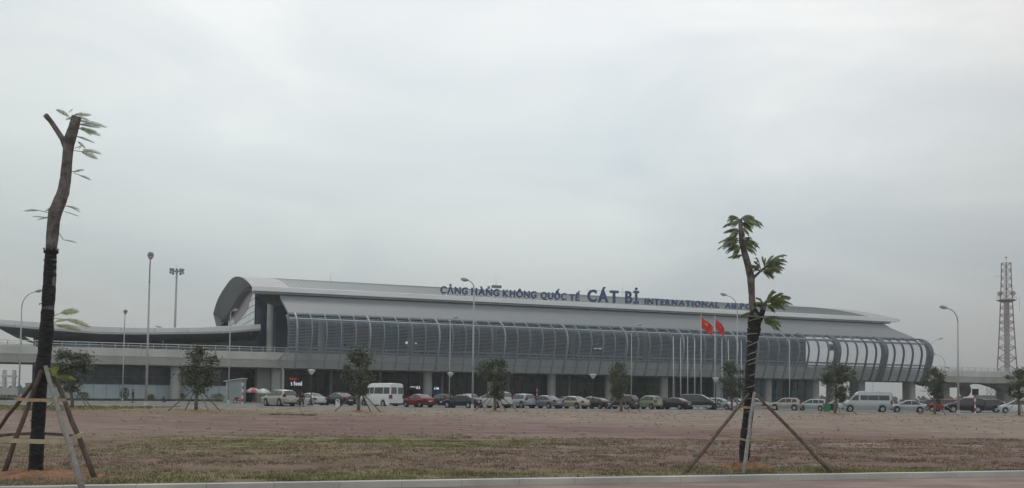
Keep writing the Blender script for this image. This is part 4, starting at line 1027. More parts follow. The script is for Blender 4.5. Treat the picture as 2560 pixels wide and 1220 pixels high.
# green bin and dark box
b = ground(2067, 1030.5); t = thing('waste_bin', 'green wheeled waste bin right of the silver people carrier', 'bin', tuple(b))
mb = MB(); mb.prism([(-.30, .08), (.30, .08), (.36, .98), (-.36, .98)], 'y', -.35, .35); mb.build('bin_body', M['green_bin'], t, recalc=True)
mb = MB(); mb.prism([(-.40, .98), (.40, .98), (.38, 1.06), (.2, 1.10), (-.2, 1.10), (-.38, 1.06)], 'y', -.4, .42); mb.build('lid', M['green_bin'], t, recalc=True)
for s in (-1, 1):
    mb = MB(); mb.tube([(s*.30, .34, .1), (s*.24, .34, .1)], .10, 10); mb.build('wheel', M['tyre'], t)
b = ground(2081, 1027); t = thing('dark_bin', 'dark grey lidded box beside the green bin', 'bin', tuple(b), .1)
mb = MB(); mb.prism([(-.55, .06), (.55, .06), (.62, .95), (-.62, .95)], 'y', -.4, .4); mb.build('box_body', M['trim'], t, recalc=True)
mb = MB(); mb.prism([(-.66, .95), (.66, .95), (.60, 1.05), (-.60, 1.05)], 'y', -.44, .44); mb.build('lid', M['signdark'], t, recalc=True)
b = ground(844, 1018); t = thing('litter_bin', 'white litter bin with a small red mark before the black saloon', 'bin', tuple(b), .15)
mb = MB(); mb.prism([(-.26, .0), (.26, .0), (.24, .85), (.17, .92), (-.17, .92), (-.24, .85)], 'y', -.25, .25); mb.build('bin_body', M['white'], t, recalc=True)
mb = MB(); mb.box(.02, .20, -.27, -.255, .55, .66); mb.build('red_mark', M['redpaint'], t)
mb = MB(); mb.box(-.16, .16, -.262, -.252, .72, .82); mb.build('slot', M['signdark'], t)
# motorbike with red leg shield near the kiosk
b = at(598, 1007, 150); b.z = 0; t = thing('motorbike', 'small red motorbike parked between kiosk and striped post', 'motorbike', tuple(b), R(20))
for x in (-.6, .6):
    ring = [(x+.26*math.cos(2*PI*k/14), 0, .28+.26*math.sin(2*PI*k/14)) for k in range(15)]
    mb = MB(); mb.tube(ring, .045, 6, cap=False); wo = mb.build('wheel', M['tyre'], t); mb = MB()
    for k in range(4): a = PI*k/4; mb.bar((x-.24*math.cos(a), 0, .28-.24*math.sin(a)), (x+.24*math.cos(a), 0, .28+.24*math.sin(a)), .02, .02)
    mb.build('rim', M['rim'], wo)
mb = MB(); mb.tube([(-.75, 0, .72), (-.35, 0, .62), (-.05, 0, .40), (.25, 0, .45), (.42, 0, .85)], [.08, .15, .12, .14, .09], 8); mb.build('body', M['redpaint'], t, smooth=True)
mb = MB(); mb.tube([(-.72, 0, .80), (-.4, 0, .80), (-.05, 0, .74)], [.08, .13, .08], 8); mb.build('seat', M['trim'], t, smooth=True)
mb = MB(); mb.tube([(.62, 0, .28), (.42, 0, .95)], .04, 6); mb.tube([(.36, -.32, 1.0), (.42, 0, .97), (.36, .32, 1.0)], .02, 6); mb.build('fork', M['rim'], t)

# ------------------------------------------------------------------ people
def skin_fig(name, chains, m, parent, sub=1):
    """chains: list of (points, radii); every chain after the first starts at an existing joint index given as ('j', i)"""
    vs = []; es = []; rs = []
    for ch in chains:
        start, pts = ch
        prev = start
        for (x, y, z, r) in pts:
            vs.append((x, y, z)); rs.append(r)
            if prev is not None: es.append((prev, len(vs)-1))
            prev = len(vs)-1
    me = bpy.data.meshes.new(name); me.from_pydata(vs, es, []); o = obj(name, me, parent)
    sk = o.modifiers.new('skin', 'SKIN'); me.skin_vertices[0].data[0].use_root = True
    for i, r in enumerate(rs): me.skin_vertices[0].data[i].radius = (r, r)
    sk.use_smooth_shade = True
    sb = o.modifiers.new('sub', 'SUBSURF'); sb.levels = sub; sb.render_levels = sub
    bpy.context.view_layer.update()
    dg = bpy.context.evaluated_depsgraph_get(); m2 = bpy.data.meshes.new_from_object(o.evaluated_get(dg)); m2.materials.clear(); m2.materials.append(m)
    o.modifiers.clear(); o.data = m2; o.name = name
    for p in m2.polygons: p.use_smooth = True
    return o
def hand_chain(wx, wy, wz, s, dirv):
    # wrist -> palm, fingers as separate short chains
    d = Vector(dirv).normalized(); side = Vector((0, 1, 0)); base = Vector((wx, wy, wz)); palm = base+d*.09
    out = [((palm.x, palm.y, palm.z, .034))]
    fing = []
    for k, (off, ln) in enumerate(((-.03, .07), (-.01, .085), (.01, .08), (.03, .06))):
        a = palm+side*off+d*.03; fing.append([(a.x, a.y, a.z, .010), (*(a+d*ln*.5), .009), (*(a+d*ln*.9+Vector((0, 0, 0))+Vector((.015, 0, 0))), .008)])
    a = base+d*.04+Vector((.035, 0, 0)); fing.append([(a.x, a.y, a.z, .012), (*(a+d*.04+Vector((.02, 0, 0))), .010)])
    return out, fing
def standing(px, py, label, yaw, H_=1.70, walk=0):
    b = ground(px, py); t = thing('person', label, 'person', tuple(b), yaw); s = H_/1.7; t.scale = (s*1.25, s*1.25, s)
    ch = [(None, [(0, 0, .93, .13)])]                                            # 0 pelvis
    ch.append((0, [(0, 0, 1.12, .125), (0.01, 0, 1.32, .15), (0, 0, 1.43, .09), (.01, 0, 1.49, .052), (.015, 0, 1.56, .075), (.02, 0, 1.63, .088), (.01, 0, 1.69, .06)]))   # 1..7
    n = 8
    for sgn, st in ((1, walk), (-1, -walk)):
        ch.append((0, [(0, sgn*.10, .84, .095), (st*.12, sgn*.11, .50, .062), (st*.12, sgn*.115, .36, .055), (st*.20-.02, sgn*.12, .09, .04), (st*.20+.12, sgn*.135, .04, .035)])); n += 5
    hands = []
    for sgn in (1, -1):
        s0 = n
        hp, fg = hand_chain(.05, sgn*.27, .86, sgn, (.1, 0, -1))
        ch.append((2, [(0, sgn*.17, 1.38, .062), (-.02, sgn*.235, 1.12, .043), (.05, sgn*.27, .88, .027)]+hp)); n += 4
        for f_ in fg: ch.append((n-1, f_)); hands.append(1)
        n += sum(len(f_) for f_ in fg)
    skin_fig('body', ch, M['skin'], t)
    jac = [(None, [(0, 0, .92, .155)]), (0, [(0, 0, 1.12, .155), (.01, 0, 1.32, .175), (0, 0, 1.43, .10)])]
    for sgn in (1, -1): jac.append((2, [(0, sgn*.17, 1.38, .085), (-.02, sgn*.235, 1.12, .065), (.04, sgn*.265, .92, .05)]))
    skin_fig('jacket', jac, M['cloth_dark'], t)
    tr = [(None, [(0, 0, .93, .14)])]
    for sgn, st in ((1, walk), (-1, -walk)): tr.append((0, [(0, sgn*.10, .84, .115), (st*.12, sgn*.11, .50, .085), (st*.20-.02, sgn*.12, .11, .07)]))
    skin_fig('trousers', tr, M['cloth_grey'], t)
    for sgn, st in ((1, walk), (-1, -walk)):
        mb = MB(); x0 = st*.20-.02; mb.tube([(x0-.06, sgn*.12, .05), (x0+.06, sgn*.13, .05), (x0+.20, sgn*.14, .035)], [.05, .055, .03], 8); mb.build('shoe', M['trim'], t, smooth=True)
    mb = MB(); mb.lathe((0, 0, 1.635), [(.095, -.02), (.102, .03), (.085, .075), (.04, .10), (0, .105)], 12); mb.build('hair', M['hair'], t, smooth=True)
    # face: nose, brow, mouth and ears as small forms on the head
    mb = MB(); mb.tube([(.095, 0, 1.62), (.118, 0, 1.59)], [.010, .014], 6); mb.build('nose', M['skin'], t)
    mb = MB()
    for sg in (-1, 1): mb.tube([(.085, sg*.032, 1.622), (.098, sg*.032, 1.622)], .010, 6)
    mb.build('eyes', M['hair'], t)
    return t
standing(332, 1007.5, 'person in dark clothes standing alone by the planting strip at the left', R(200), 1.82)
standing(754, 1017, 'person in dark jacket standing between gold off-roader and silver saloon', R(-60), 1.72, walk=.5)
standing(2056, 1008, 'person in dark clothes far off behind the silver people carrier', R(90), 1.7)
# crouching person
b = ground(411, 1007.5); t = thing('person', 'person in dark clothes crouching by the frosted panels', 'person', tuple(b), R(150))
ch = [(None, [(-.05, 0, .28, .13)]), (0, [(.02, 0, .45, .125), (.14, 0, .62, .14), (.22, 0, .72, .085), (.26, 0, .78, .052), (.29, 0, .84, .075), (.32, 0, .90, .088), (.33, 0, .96, .055)])]; n = 8
for sgn in (1, -1):
    ch.append((0, [(.0, sgn*.10, .27, .09), (.34, sgn*.14, .48, .062), (.20, sgn*.13, .10, .042), (.33, sgn*.14, .04, .035)])); n += 4
for sgn in (1, -1):
    hp, fg = hand_chain(.52, sgn*.16, .42, sgn, (.8, 0, -.4))
    ch.append((2, [(.18, sgn*.17, .68, .06), (.32, sgn*.23, .46, .043), (.51, sgn*.16, .43, .027)]+hp)); n += 4
    for f_ in fg: ch.append((n-1, f_))
    n += sum(len(f_) for f_ in fg)
skin_fig('body', ch, M['skin'], t)
jac = [(None, [(-.05, 0, .30, .15)]), (0, [(.02, 0, .45, .15), (.14, 0, .62, .165), (.22, 0, .72, .10)])]
for sgn in (1, -1): jac.append((2, [(.18, sgn*.17, .68, .08), (.32, sgn*.23, .46, .06), (.48, sgn*.17, .43, .045)]))
skin_fig('jacket', jac, M['cloth_dark'], t)
tr = [(None, [(-.05, 0, .28, .14)])]
for sgn in (1, -1): tr.append((0, [(.0, sgn*.10, .27, .11), (.34, sgn*.14, .48, .08), (.20, sgn*.13, .12, .06)]))
skin_fig('trousers', tr, M['cloth_grey'], t)
mb = MB(); mb.lathe((.31, 0, .905), [(.095, -.02), (.10, .03), (.08, .07), (0, .10)], 12); mb.build('hair', M['hair'], t, smooth=True)

# ------------------------------------------------------------------ staked young trees across the lot
def crown_mesh(seed, n=1500, rx=1.25, rz=1.6):
    rn = random.Random(seed); mb = MB(); cl = []
    for k in range(34):
        a = rn.uniform(0, 2*PI); z = rn.uniform(-1, 1)*rz; rr = rx*math.sqrt(max(0, 1-(z/rz)**2))*rn.uniform(.25, 1.0)*(1.0 if z > -.4 else .8)
        cl.append((Vector((rr*math.cos(a), rr*math.sin(a), z)), rn.uniform(.22, .5)))
    for i in range(n):
        c, r = rn.choice(cl); p = c+Vector((rn.gauss(0, 1), rn.gauss(0, 1), rn.gauss(0, .9)))*r*.62
        s = rn.uniform(.07, .14); d = Vector((rn.gauss(0, 1), rn.gauss(0, 1), rn.gauss(0, .7))).normalized(); e_ = d.cross(Vector((rn.gauss(0, 1), rn.gauss(0, 1), rn.gauss(0, 1)))).normalized()*.42
        mb.face([p-d*s, p+e_*s, p+d*s, p-e_*s])
    return mb
CROWN = [crown_mesh(s, 3600).mesh('crown', M['leaf_tree']) for s in (1, 2, 3)]
TG = 'staked young trees along the far side of the lot'; SG = 'pole props around the young trees'
ORD = ['hidden partly behind the near left trunk', 'left of the white kiosk', 'in front of the white van', 'in front of the pearl people carrier', 'in front of the charcoal off-roader', 'just left of the near right trunk', 'right of the green bin', 'left of the tall right lamp pole', 'at the right edge']
LOOK = ['bushy', 'oval-crowned', 'dense dark', 'round full-crowned', 'small narrow-crowned', 'drooping', 'sparse-footed', 'ragged dark', 'dark']
SP = [(180, 1022, 172, 925, 1.35, 1.35), (490, 1027, 497, 926, 1.0, 1.45), (896, 1029, 898, 932, 1.08, 1.5), (1238, 1028, 1234, 940, 1.1, 1.45), (1553, 1030, 1545, 952, .85, 1.45), (1830, 1030, 1830, 950, 1.0, 1.5), (2087, 1035, 2092, 950, 1.2, 1.45), (2337, 1037, 2336, 955, 1.0, 1.2), (2548, 1040, 2546, 960, 1.0, 1.2)]
for i, (bx, by, cx, cy, sx, sz) in enumerate(SP):
    b = ground(bx, by); c = at(cx, cy, b.y)-b
    t = thing('young_tree', '%s young tree %s' % (LOOK[i], ORD[i]), 'tree', tuple(b), 0, TG)
    rn = random.Random(40+i)
    mb = MB(); tr = [Vector((0, 0, -.05)), Vector((rn.uniform(-.05, .05), 0, .8)), Vector((c.x*.5, 0, 1.6)), Vector((c.x*.9, 0, c.z-.4)), Vector((c.x, 0, c.z+.5))]
    mb.tube(tr, [.16, .135, .12, .08, .03], 9)
    for k in range(8):
        a = rn.uniform(0, 2*PI); z0 = rn.uniform(1.5, c.z+.2); q = tr[2]+(tr[3]-tr[2])*min(1, max(0, (z0-1.6)/(c.z-2.0)))
        q = Vector((q.x, q.y, z0)); mb.tube([q, q+Vector((math.cos(a)*.4, math.sin(a)*.4, .3)), q+Vector((math.cos(a)*.75, math.sin(a)*.75, .75))], [.05, .03, .012], 5)
    mb.build('trunk', M['barkdark'], t, smooth=True)
    cr_ = obj('crown', CROWN[i % 3], t); cr_.location = c; cr_.rotation_euler = (0, 0, rn.uniform(0, 6)); cr_.scale = (sx*1.17, sx*1.17, sz/1.6*1.16)
    if i in (6, 7, 3): 
        c2 = obj('crown', CROWN[(i+1) % 3], t); c2.location = c+Vector((.55, .1, -1.55)); c2.scale = (.42, .42, .5)
    s_ = thing('tree_prop', '%s prop of slanting poles around the young tree %s' % ('three-pole' if i % 2 == 0 else 'four-pole', ORD[i]), 'tree prop', tuple(b), 0, SG)
    feet = [(-1.9-.15*rn.random(), -.5), (.95, 1.0), (2.0+.2*rn.random(), -.6)] if i % 2 == 0 else [(-2.1, -.6), (-1.2, .9), (1.1, -.2), (2.3, -.9)]
    for (fx, fy) in feet:
        mb = MB(); mb.tube([(fx, fy, -.05), (fx*.55+.02, fy*.5, .85), (fx*.06, fy*.08, 1.85)], [.045, .042, .035], 6); mb.build('pole', M['stake'] if rn.random() > .25 else M['stakepale'], s_)
    mb = MB(); mb.tube([(x*.08+.14*math.cos(a), y*.08+.14*math.sin(a), 1.7) for x, y, a in [(0, 0, 2*PI*k/10) for k in range(11)]], .03, 5); mb.build('binding', M['rope'], s_)
    mb = MB(); n = 9; rows = []
    for j in range(4):
        rows.append([((.95-.27*j)*math.cos(2*PI*k/16)*(1+.2*rn.random()), (.9-.27*j)*math.sin(2*PI*k/16), -.05+[0, .07, .12, .15][j]+rn.uniform(0, .03)) for k in range(16)]); rows[-1].append(rows[-1][0])
    mb.grid(rows); mb.face(rows[-1][:-1]); mb.cur = 0
    o = mb.build('soil_mound', M['soil'], smooth=True); o.location = b; tag(o, kind='structure')

# ------------------------------------------------------------------ shrubs
def shrub(px, py, wpx, hpx, label, m, seed, name='shrub', pot=False, spiky=False):
    b = ground(px, py); k = F/b.y; w_ = wpx/k; h_ = hpx/k; t = thing(name, label, 'shrub', tuple(b)); rn = random.Random(seed); mb = MB()
    z0 = .45 if pot else .05
    for i in range(420 if not spiky else 110):
        a = rn.uniform(0, 2*PI); u_ = rn.random()**.5; zz = rn.uniform(0, 1)
        rr = w_/2*u_*math.sqrt(max(.05, 1-(2*zz-1)**2*.8)); p = Vector((rr*math.cos(a), rr*math.sin(a), z0+zz*(h_-z0)))
        s = rn.uniform(.07, .15); d = Vector((rn.gauss(0, 1), rn.gauss(0, 1), rn.gauss(0, 1))).normalized(); e_ = d.cross(Vector((rn.gauss(0, 1), 1, .3))).normalized()*.5
        mb.face([p-d*s, p+e_*s, p+d*s, p-e_*s])
    mb.build('foliage', m, t)
    mb = MB()
    for j in range(4): a = rn.uniform(0, 6); mb.tube([(0, 0, 0 if not pot else .3), (w_*.22*math.cos(a), w_*.22*math.sin(a), h_*.75)], [.03, .01], 5)
    mb.build('stem', M['barkdark'], t)
    if pot: mb = MB(); mb.lathe((0, 0, 0), [(0, 0), (.32, 0), (.5, .42), (.55, .5), (.48, .5), (0, .42)], 12); mb.build('pot', mat('pot', (.06, .055, .05), .8), t)
for args in ((206, 1003, 36, 22, 'low rounded clipped shrub left of the stick-like potted plants', 'leaf_bush', 1), (377, 1003, 20, 17, 'olive yellow round shrub right of the tallest lamp', 'leaf_olive', 3),
             (446, 1003.5, 40, 20, 'wide dark spreading shrub left of the oval-crowned young tree', 'leaf_bush', 4), (543, 1004.5, 40, 20, 'brownish low shrub left of the kiosk', 'leaf_olive', 5), (20, 1001, 60, 14, 'dark low shrub at the left edge', 'leaf_bush', 6),
             (270, 1001, 14, 28, 'thin spindly plant left of the standing person', 'leaf_bush', 7), (290, 1001, 16, 34, 'taller spindly plant beside the thin street lamp', 'leaf_bush', 8), (248, 1001, 14, 20, 'small loose plant next to the clipped shrub', 'leaf_bush', 12)):
    px, py, w_, h_, lab, m_, sd = args; shrub(px, py, w_, h_, lab, M[m_], sd, spiky=sd in (7, 8, 12))
shrub(311, 1003.5, 24, 34, 'potted plant in a wide dark bowl left of the standing person', M['leaf_bush'], 2, name='potted_plant', pot=True)
shrub(2206, 1004, 70, 20, 'grey-green scrub beyond the minibus under the elevated road', M['leaf_bush'], 9); shrub(2300, 1010, 44, 38, 'dark bush beside the far pier right of the minibus', M['leaf_tree'], 10)
shrub(2468, 1008, 34, 26, 'dull bush beyond the row, left of the low far building', M['leaf_bush'], 11); shrub(1500, 1012, 60, 18, 'dark low hedge behind the white roof and charcoal off-roader', M['leaf_tree'], 13)
# spindly tree in the gap
b = ground(2183, 1008); t = thing('spindly_tree', 'thin upright tree seen in the gap above the minibus', 'tree', tuple(b)); H_ = at(2183, 957, b.y).z
mb = MB(); mb.tube([(0, 0, 0), (.05, 0, H_)], [.06, .02], 6); mb.build('trunk', M['barkdark'], t)
mb = MB(); rn = random.Random(3)
for i in range(130):
    z = rn.uniform(H_*.45, H_); p = Vector((rn.gauss(0, .3), rn.gauss(0, .3), z)); s = rn.uniform(.1, .2); d = Vector((rn.gauss(0, 1), rn.gauss(0, 1), rn.gauss(0, 1))).normalized(); e_ = d.cross(Vector((0, 1, .3))).normalized()*.5
    mb.face([p-d*s, p+e_*s, p+d*s, p-e_*s])
mb.build('crown', M['leaf_tree'], t)

# ------------------------------------------------------------------ far things at both edges
b = at(2413, 1000, 250); b.z = 0
t = thing('satellite_dish', 'large round pale dish beyond the elevated road, left of the striped post', 'dish', tuple(b), R(10)); kk = F/250
mb = MB(); rows = []; r_ = 17.5/kk; zc = at(2413, 975, 250).z
for j in range(6):
    q = j/5; rows.append([(r_*q*math.cos(2*PI*k/24), .9*q*q-1.0, zc+r_*q*math.sin(2*PI*k/24)) for k in range(25)])
for r in rows: r[:] = [(x, -y, z) for x, y, z in r]
mb.grid(rows); mb.build('reflector', mat('dish_pale', (.36, .33, .29), .7), t, smooth=True)
mb = MB(); mb.tube([(0, 1.6, 0), (0, 1.2, zc)], .2, 8); mb.tube([(-1.2, 2.2, 0), (0, 1.2, zc-.4)], .1, 6); mb.tube([(1.2, 2.2, 0), (0, 1.2, zc-.4)], .1, 6); mb.build('stand', M['pole'], t)
b = at(2500, 1000, 300); b.z = 0
t = thing('low_building', 'low pale far building with frames on its roof near the right edge', 'building', tuple(b)); kk = F/300
mb = MB(); mb.box(-4.2, 4.2, 0, 8, 0, 3.4); mb.box(-4.4, 4.4, -.2, 8.2, 3.4, 3.65); mb.build('wall', M['concrete_low'], t)
for x in (-3, -1, 1, 3): mb = MB(); mb.box(x-.45, x+.45, -.05, 0.02, 1.3, 2.4); mb.build('window', M['glass_dark'], t)
mb = MB()
for k in range(5): mb.tube([(-3+k*1.3, 2, 3.6), (-3+k*1.3, 2, 6.0)], .07, 5)
for k in range(4): mb.tube([(-3+k*1.3, 2, 3.7), (-1.7+k*1.3, 2, 5.9)], .06, 5); mb.tube([(-3+k*1.3, 2, 5.9), (-1.7+k*1.3, 2, 3.7)], .06, 5)
mb.build('roof_frame', M['towerred'], t)
b = at(14, 1000, 230); b.z = 0
t = thing('gateway', 'pale concrete gateway frame far off at the left edge', 'gateway', tuple(b))
kk = F/230
for x in (-.6, 1.6): mb = MB(); mb.box(x-.32, x+.32, 0, .7, 0, 6.3); mb.build('pillar', M['concrete'], t)
mb = MB(); mb.box(-1.1, 2.1, -.1, .8, 4.6, 5.1); mb.build('lintel', M['concrete'], t)
b = at(-20, 1000, 215); b.z = 0
t = thing('boundary_wall', 'low pale boundary wall with rails at the far left', 'wall', tuple(b))
mb = MB(); mb.box(-40, 5.5, 0, .25, 0, 2.1); mb.build('wall', M['concrete'], t)
mb = MB()
for k in range(30): mb.box(-39+k*1.5, -38.9+k*1.5, .05, .12, 2.1, 3.3)
mb.box(-40, 5.5, .04, .13, 3.2, 3.3); mb.build('rail', M['pole'], t)

# ------------------------------------------------------------------ near trees
def pinna(mb, a, b, w_, n=9, up=None, gap=.36):
    """a leaf blade made of paired leaflets along a to b"""
    a = Vector(a); b = Vector(b); d = b-a; L_ = d.length; d.normalize()
    s = d.cross(Vector((0, -1, .25))).normalized()
    rn = random
    for k in range(n):
        t_ = (k+.5)/n; wl = w_*math.sin(PI*min(1, t_*.88+.10))**.7*.5
        c = a+d*L_*t_-Vector((0, 0, L_*.10*t_*t_))
        for sg in (-1, 1):
            q = s*sg+Vector((0, rn.uniform(-.45, .45), 0)); tip = c+q*wl+d*L_*.10
            wd = d*(L_/n*gap)
            mb.face([c-wd, (c+tip)/2-wd*1.1, tip, (c+tip)/2+wd*1.1, c+wd])
    mb.bar(a, a+d*L_*.95-Vector((0, 0, L_*.09)), .006, .006)
def frond(mb, base, tip, npin=7, w_=.10, plen=.42, sag=.12, spread=.9, seed=0):
    rn = random.Random(seed); base = Vector(base); tip = Vector(tip); d = tip-base; L_ = d.length; dn = d.normalized()
    pts = [base+d*t_+Vector((0, 0, sag*L_*math.sin(PI*t_))) for t_ in [i/6 for i in range(7)]]
    mb.tube(pts, [.008, .007, .006, .006, .005, .004, .003], 4)
    for k in range(npin):
        t_ = .12+.84*k/(npin-1); i = min(5, int(t_*6)); c = pts[i]+(pts[i+1]-pts[i])*(t_*6-i)
        tp_ = math.sin(PI*min(1, .22+t_*.80))**.8
        for sg in (-1, 1):
            lat = Vector((0, sg*spread, rn.uniform(-.42, .22)))+Vector((rn.uniform(-.12, .12), 0, -.06))
            dr = (dn*rn.uniform(.75, 1.05)+lat*.8).normalized(); ln = plen*L_*(.25+.85*tp_)*rn.uniform(.75, 1.2)
            pinna(mb, c, c+dr*ln-Vector((0, 0, ln*.25)), w_*(.35+.65*tp_)*rn.uniform(.7, 1.1), 7, gap=.26)
    pinna(mb, pts[-1]-dn*.02, pts[-1]+dn*plen*L_*.35-Vector((0, 0, L_*.06)), w_*.45, 6, gap=.26)
def crop1(x, y): return (x/2.906, 240+y/2.906)
def crop2(x, y): return (x/2.103, 640+y/2.103)
def crop3(x, y): return (1760+x/3.587, 520+y/3.587)
# left tree
gL = ground(89, 1190); YL_ = gL.y; kL = F/YL_
tL = thing('pruned_tree', 'tall near pruned tree on the left, forked bare top and dark net wrap', 'tree', tuple(gL))
def PT(px, py, Y, g): return at(px, py, Y)-g
def px_tube(mb, pts, Y, g, n=14, jit=.035, m=4):
    k = F/Y; P_ = []; r_ = []
    for i in range(len(pts)-1):
        a, b = pts[i], pts[i+1]
        for j in range(m):
            q = j/m; x, y, w_ = (a[c]+(b[c]-a[c])*q for c in range(3)); P_.append(PT(x, y, Y, g)); r_.append(w_/2/k*(1+random.uniform(-jit, jit)))
    a = pts[-1]; P_.append(PT(a[0], a[1], Y, g)); r_.append(a[2]/2/k)
    mb.tube(P_, r_, n); return P_, r_
mb = MB()
px_tube(mb, [(88, 1195, 34), (93, 1092, 31), (101, 973, 29), (112, 878, 31), (119, 783, 30), (126, 700, 27), (127, 636, 27), (134.5, 550, 30), (138, 530, 32), (145, 515, 31), (158, 481, 29), (164, 446, 26.5), (170, 378, 24.5), (173, 353, 28), (184, 320, 25), (191, 294, 24.5), (192, 291, 21)], YL_, gL)
px_tube(mb, [(163, 366, 15), (158, 350, 15), (143, 327, 13), (127, 303, 12.5), (114, 288, 13.5)], YL_, gL, 10)
tk = mb.build('trunk', M['bark'], tL, smooth=True)
mb = MB(); wpts = [(88, 1196, 40), (91, 1140, 38), (93.5, 1092, 36), (101, 973, 34), (105, 930, 38), (112, 878, 35), (116, 830, 38), (119, 783, 34), (124, 700, 34), (126, 655, 31), (127.5, 628, 30)]
px_tube(mb, [(x, y, w_*.9) for x, y, w_ in wpts], YL_, gL, 16, .06, 7); mb.build('net_wrap', M['wrap'], tL, smooth=True)
mb = MB()
PL = [((540, 135), (660, 128), 26), ((500, 150), (412, 85), 26), ((500, 120), (528, 88), 14), ((560, 175), (770, 205), 24), ((575, 205), (725, 215), 26), ((570, 232), (725, 268), 30), ((590, 225), (660, 275), 22), ((555, 292), (685, 328), 15), ((565, 330), (620, 372), 16), ((590, 362), (575, 380), 10), ((600, 390), (732, 402), 22), ((590, 402), (705, 443), 32), ((530, 552), (610, 528), 16), ((575, 575), (660, 598), 14), ((285, 832), (175, 822), 15), ((350, 885), (235, 865), 7), ((355, 882), (275, 890), 12), ((390, 805), (330, 830), 14), ((470, 798), (578, 808), 12), ((500, 802), (580, 830), 8), ((460, 1045), (558, 1055), 9), ((540, 150), (480, 165), 20), ((560, 150), (640, 165), 16), ((460, 838), (575, 862), 4), ((600, 245), (700, 255), 24)]
for a, b, w_ in PL:
    dy = random.uniform(-.25, .25); pinna(mb, PT(*crop1(*a), YL_+dy*.2, gL), PT(*crop1(*b), YL_+dy, gL), w_/2.906/kL*1.5, 11)
TW = [((540, 175), (545, 135)), ((530, 395), (600, 405)), ((515, 550), (550, 548)), ((535, 560), (580, 575)), ((370, 850), (285, 832)), ((350, 880), (340, 885)), ((420, 985), (445, 1020)), ((445, 1020), (460, 1045)), ((545, 295), (610, 300)), ((545, 380), (590, 362))]
for a, b in TW: mb.tube([PT(*crop1(*a), YL_, gL), PT(*crop1(*b), YL_, gL)], .006, 5)
mb.build('leaves', M['leaf_near'], tL)
mb = MB()
for a, b, w_ in [((320, 300), (412, 282), 34), ((345, 332), (470, 358), 24), ((300, 365), (420, 378), 26), ((290, 345), (350, 330), 14)]:
    pinna(mb, PT(*crop2(*a), YL_-.1, gL), PT(*crop2(*b), YL_-.15, gL), w_/2.103/kL*1.35, 11)
for a, b, w_ in [((275, 600), (310, 585), 40), ((315, 648), (400, 640), 20), ((300, 632), (385, 632), 20), ((250, 590), (300, 625), 30)]:
    pinna(mb, PT(*crop2(*a), YL_-.2, gL), PT(*crop2(*b), YL_-.3, gL), w_/2.103/kL*1.3, 10)
for a, b in [((270, 320), (320, 300)), ((270, 325), (350, 335)), ((275, 335), (300, 365)), ((240, 610), (320, 645))]: mb.tube([PT(*crop2(*a), YL_, gL), PT(*crop2(*b), YL_-.12, gL)], .006, 5)
mb.build('young_leaves', M['leaf_bright'], tL)
for (yy, xa_, xb_, dy_) in ((650, 110, 143, 4), (762, 100, 137, -5), (865, 93, 131, 6), (952, 86, 121, -4), (1050, 77, 112, 5), (1140, 71, 109, -4)):
    k = F/YL_; hw_ = (xb_-xa_)/2/k; pts = []
    for j in range(9):
        a_ = PI*j/8; p = PT(xa_+(xb_-xa_)*(1-math.cos(a_))/2, yy+dy_*j/8, YL_, gL); p.y -= hw_*math.sin(a_)*1.03+.004; pts.append(p)
    mb = MB(); mb.tube(pts, .007, 5); mb.build('tie', M['trim'], tL)
mb = MB(); rn = random.Random(77)
for j in range(26):
    a_ = 2*PI*j/26; c_ = PT(127.5, 628, YL_, gL); r_ = 15.5/(F/YL_); p = c_+Vector((r_*math.cos(a_), -r_*math.sin(a_), -.04)); h_ = rn.uniform(.03, .11); t_ = Vector((-math.sin(a_), -math.cos(a_), 0))*.028
    mb.face([p-t_, p+t_, p+t_*.4+Vector((math.cos(a_)*.012, -math.sin(a_)*.012, h_)), p-t_*.6+Vector((math.cos(a_)*.02, -math.sin(a_)*.02, h_*.8))])
mb.build('wrap_edge', M['wrap'], tL)
# its props
pL = thing('tree_prop', 'props of brown and peeled poles tied with straps around the near left tree', 'tree prop', tuple(gL))
def prop(foot, topx, topy, r, m, Yt, g, parent, mid=None):
    f_ = ground(*foot)-g; tp_ = PT(topx, topy, Yt, g); mb = MB(); n = 7; rn = random.Random(int(foot[0]))
    P_ = [f_+(tp_-f_)*(i/(n-1))+Vector((rn.uniform(-.015, .015), 0, rn.uniform(-.01, .01)))*(0 < i < n-1) for i in range(n)]
    mb.tube(P_, [r*(1.12-.3*i/(n-1)) for i in range(n)], 9); o = mb.build('pole', m, parent, smooth=True); return P_
prop((6, 1192), 104, 925, .039, M['stake'], YL_-.2, gL, pL)
prop((206, 1226), 114, 917, .040, M['stakepale'], YL_-.25, gL, pL)
prop((236, 1194), 126, 915, .042, M['stake'], YL_+.05, gL, pL)
prop((-25, 1098), 99, 940, .045, M['stake'], YL_+.15, gL, pL)
def band(pts, Y, h_, m, name, parent, g, dep=.02):
    mb = MB(); k = F/Y[0] if hasattr(Y, '__len__') else F/Y
    for i in range(len(pts)-1):
        Ya, Yb = (Y[i], Y[i+1]) if hasattr(Y, '__len__') else (Y, Y)
        mb.bar(PT(*pts[i], Ya, g), PT(*pts[i+1], Yb, g), dep, h_/k)
    return mb.build(name, m, parent)
band([(36, 997), (70, 1000), (120, 1001), (166, 1000)], [YL_-.35]*4, 8, M['lath'], 'crossbar', pL, gL)
band([(-30, 1099), (40, 1102), (100, 1104), (165, 1104), (185, 1095), (206, 1086)], [YL_-.9, YL_-.95, YL_-1.0, YL_-1.15, YL_-1.0, YL_-.6], 11, M['strap'], 'strap', pL, gL)
band([(-25, 1092), (30, 1086), (95, 1083), (160, 1087), (196, 1092)], [YL_+.5, YL_+.6, YL_+.6, YL_+.5, YL_-.4], 7, M['stake'], 'rear_strap', pL, gL)
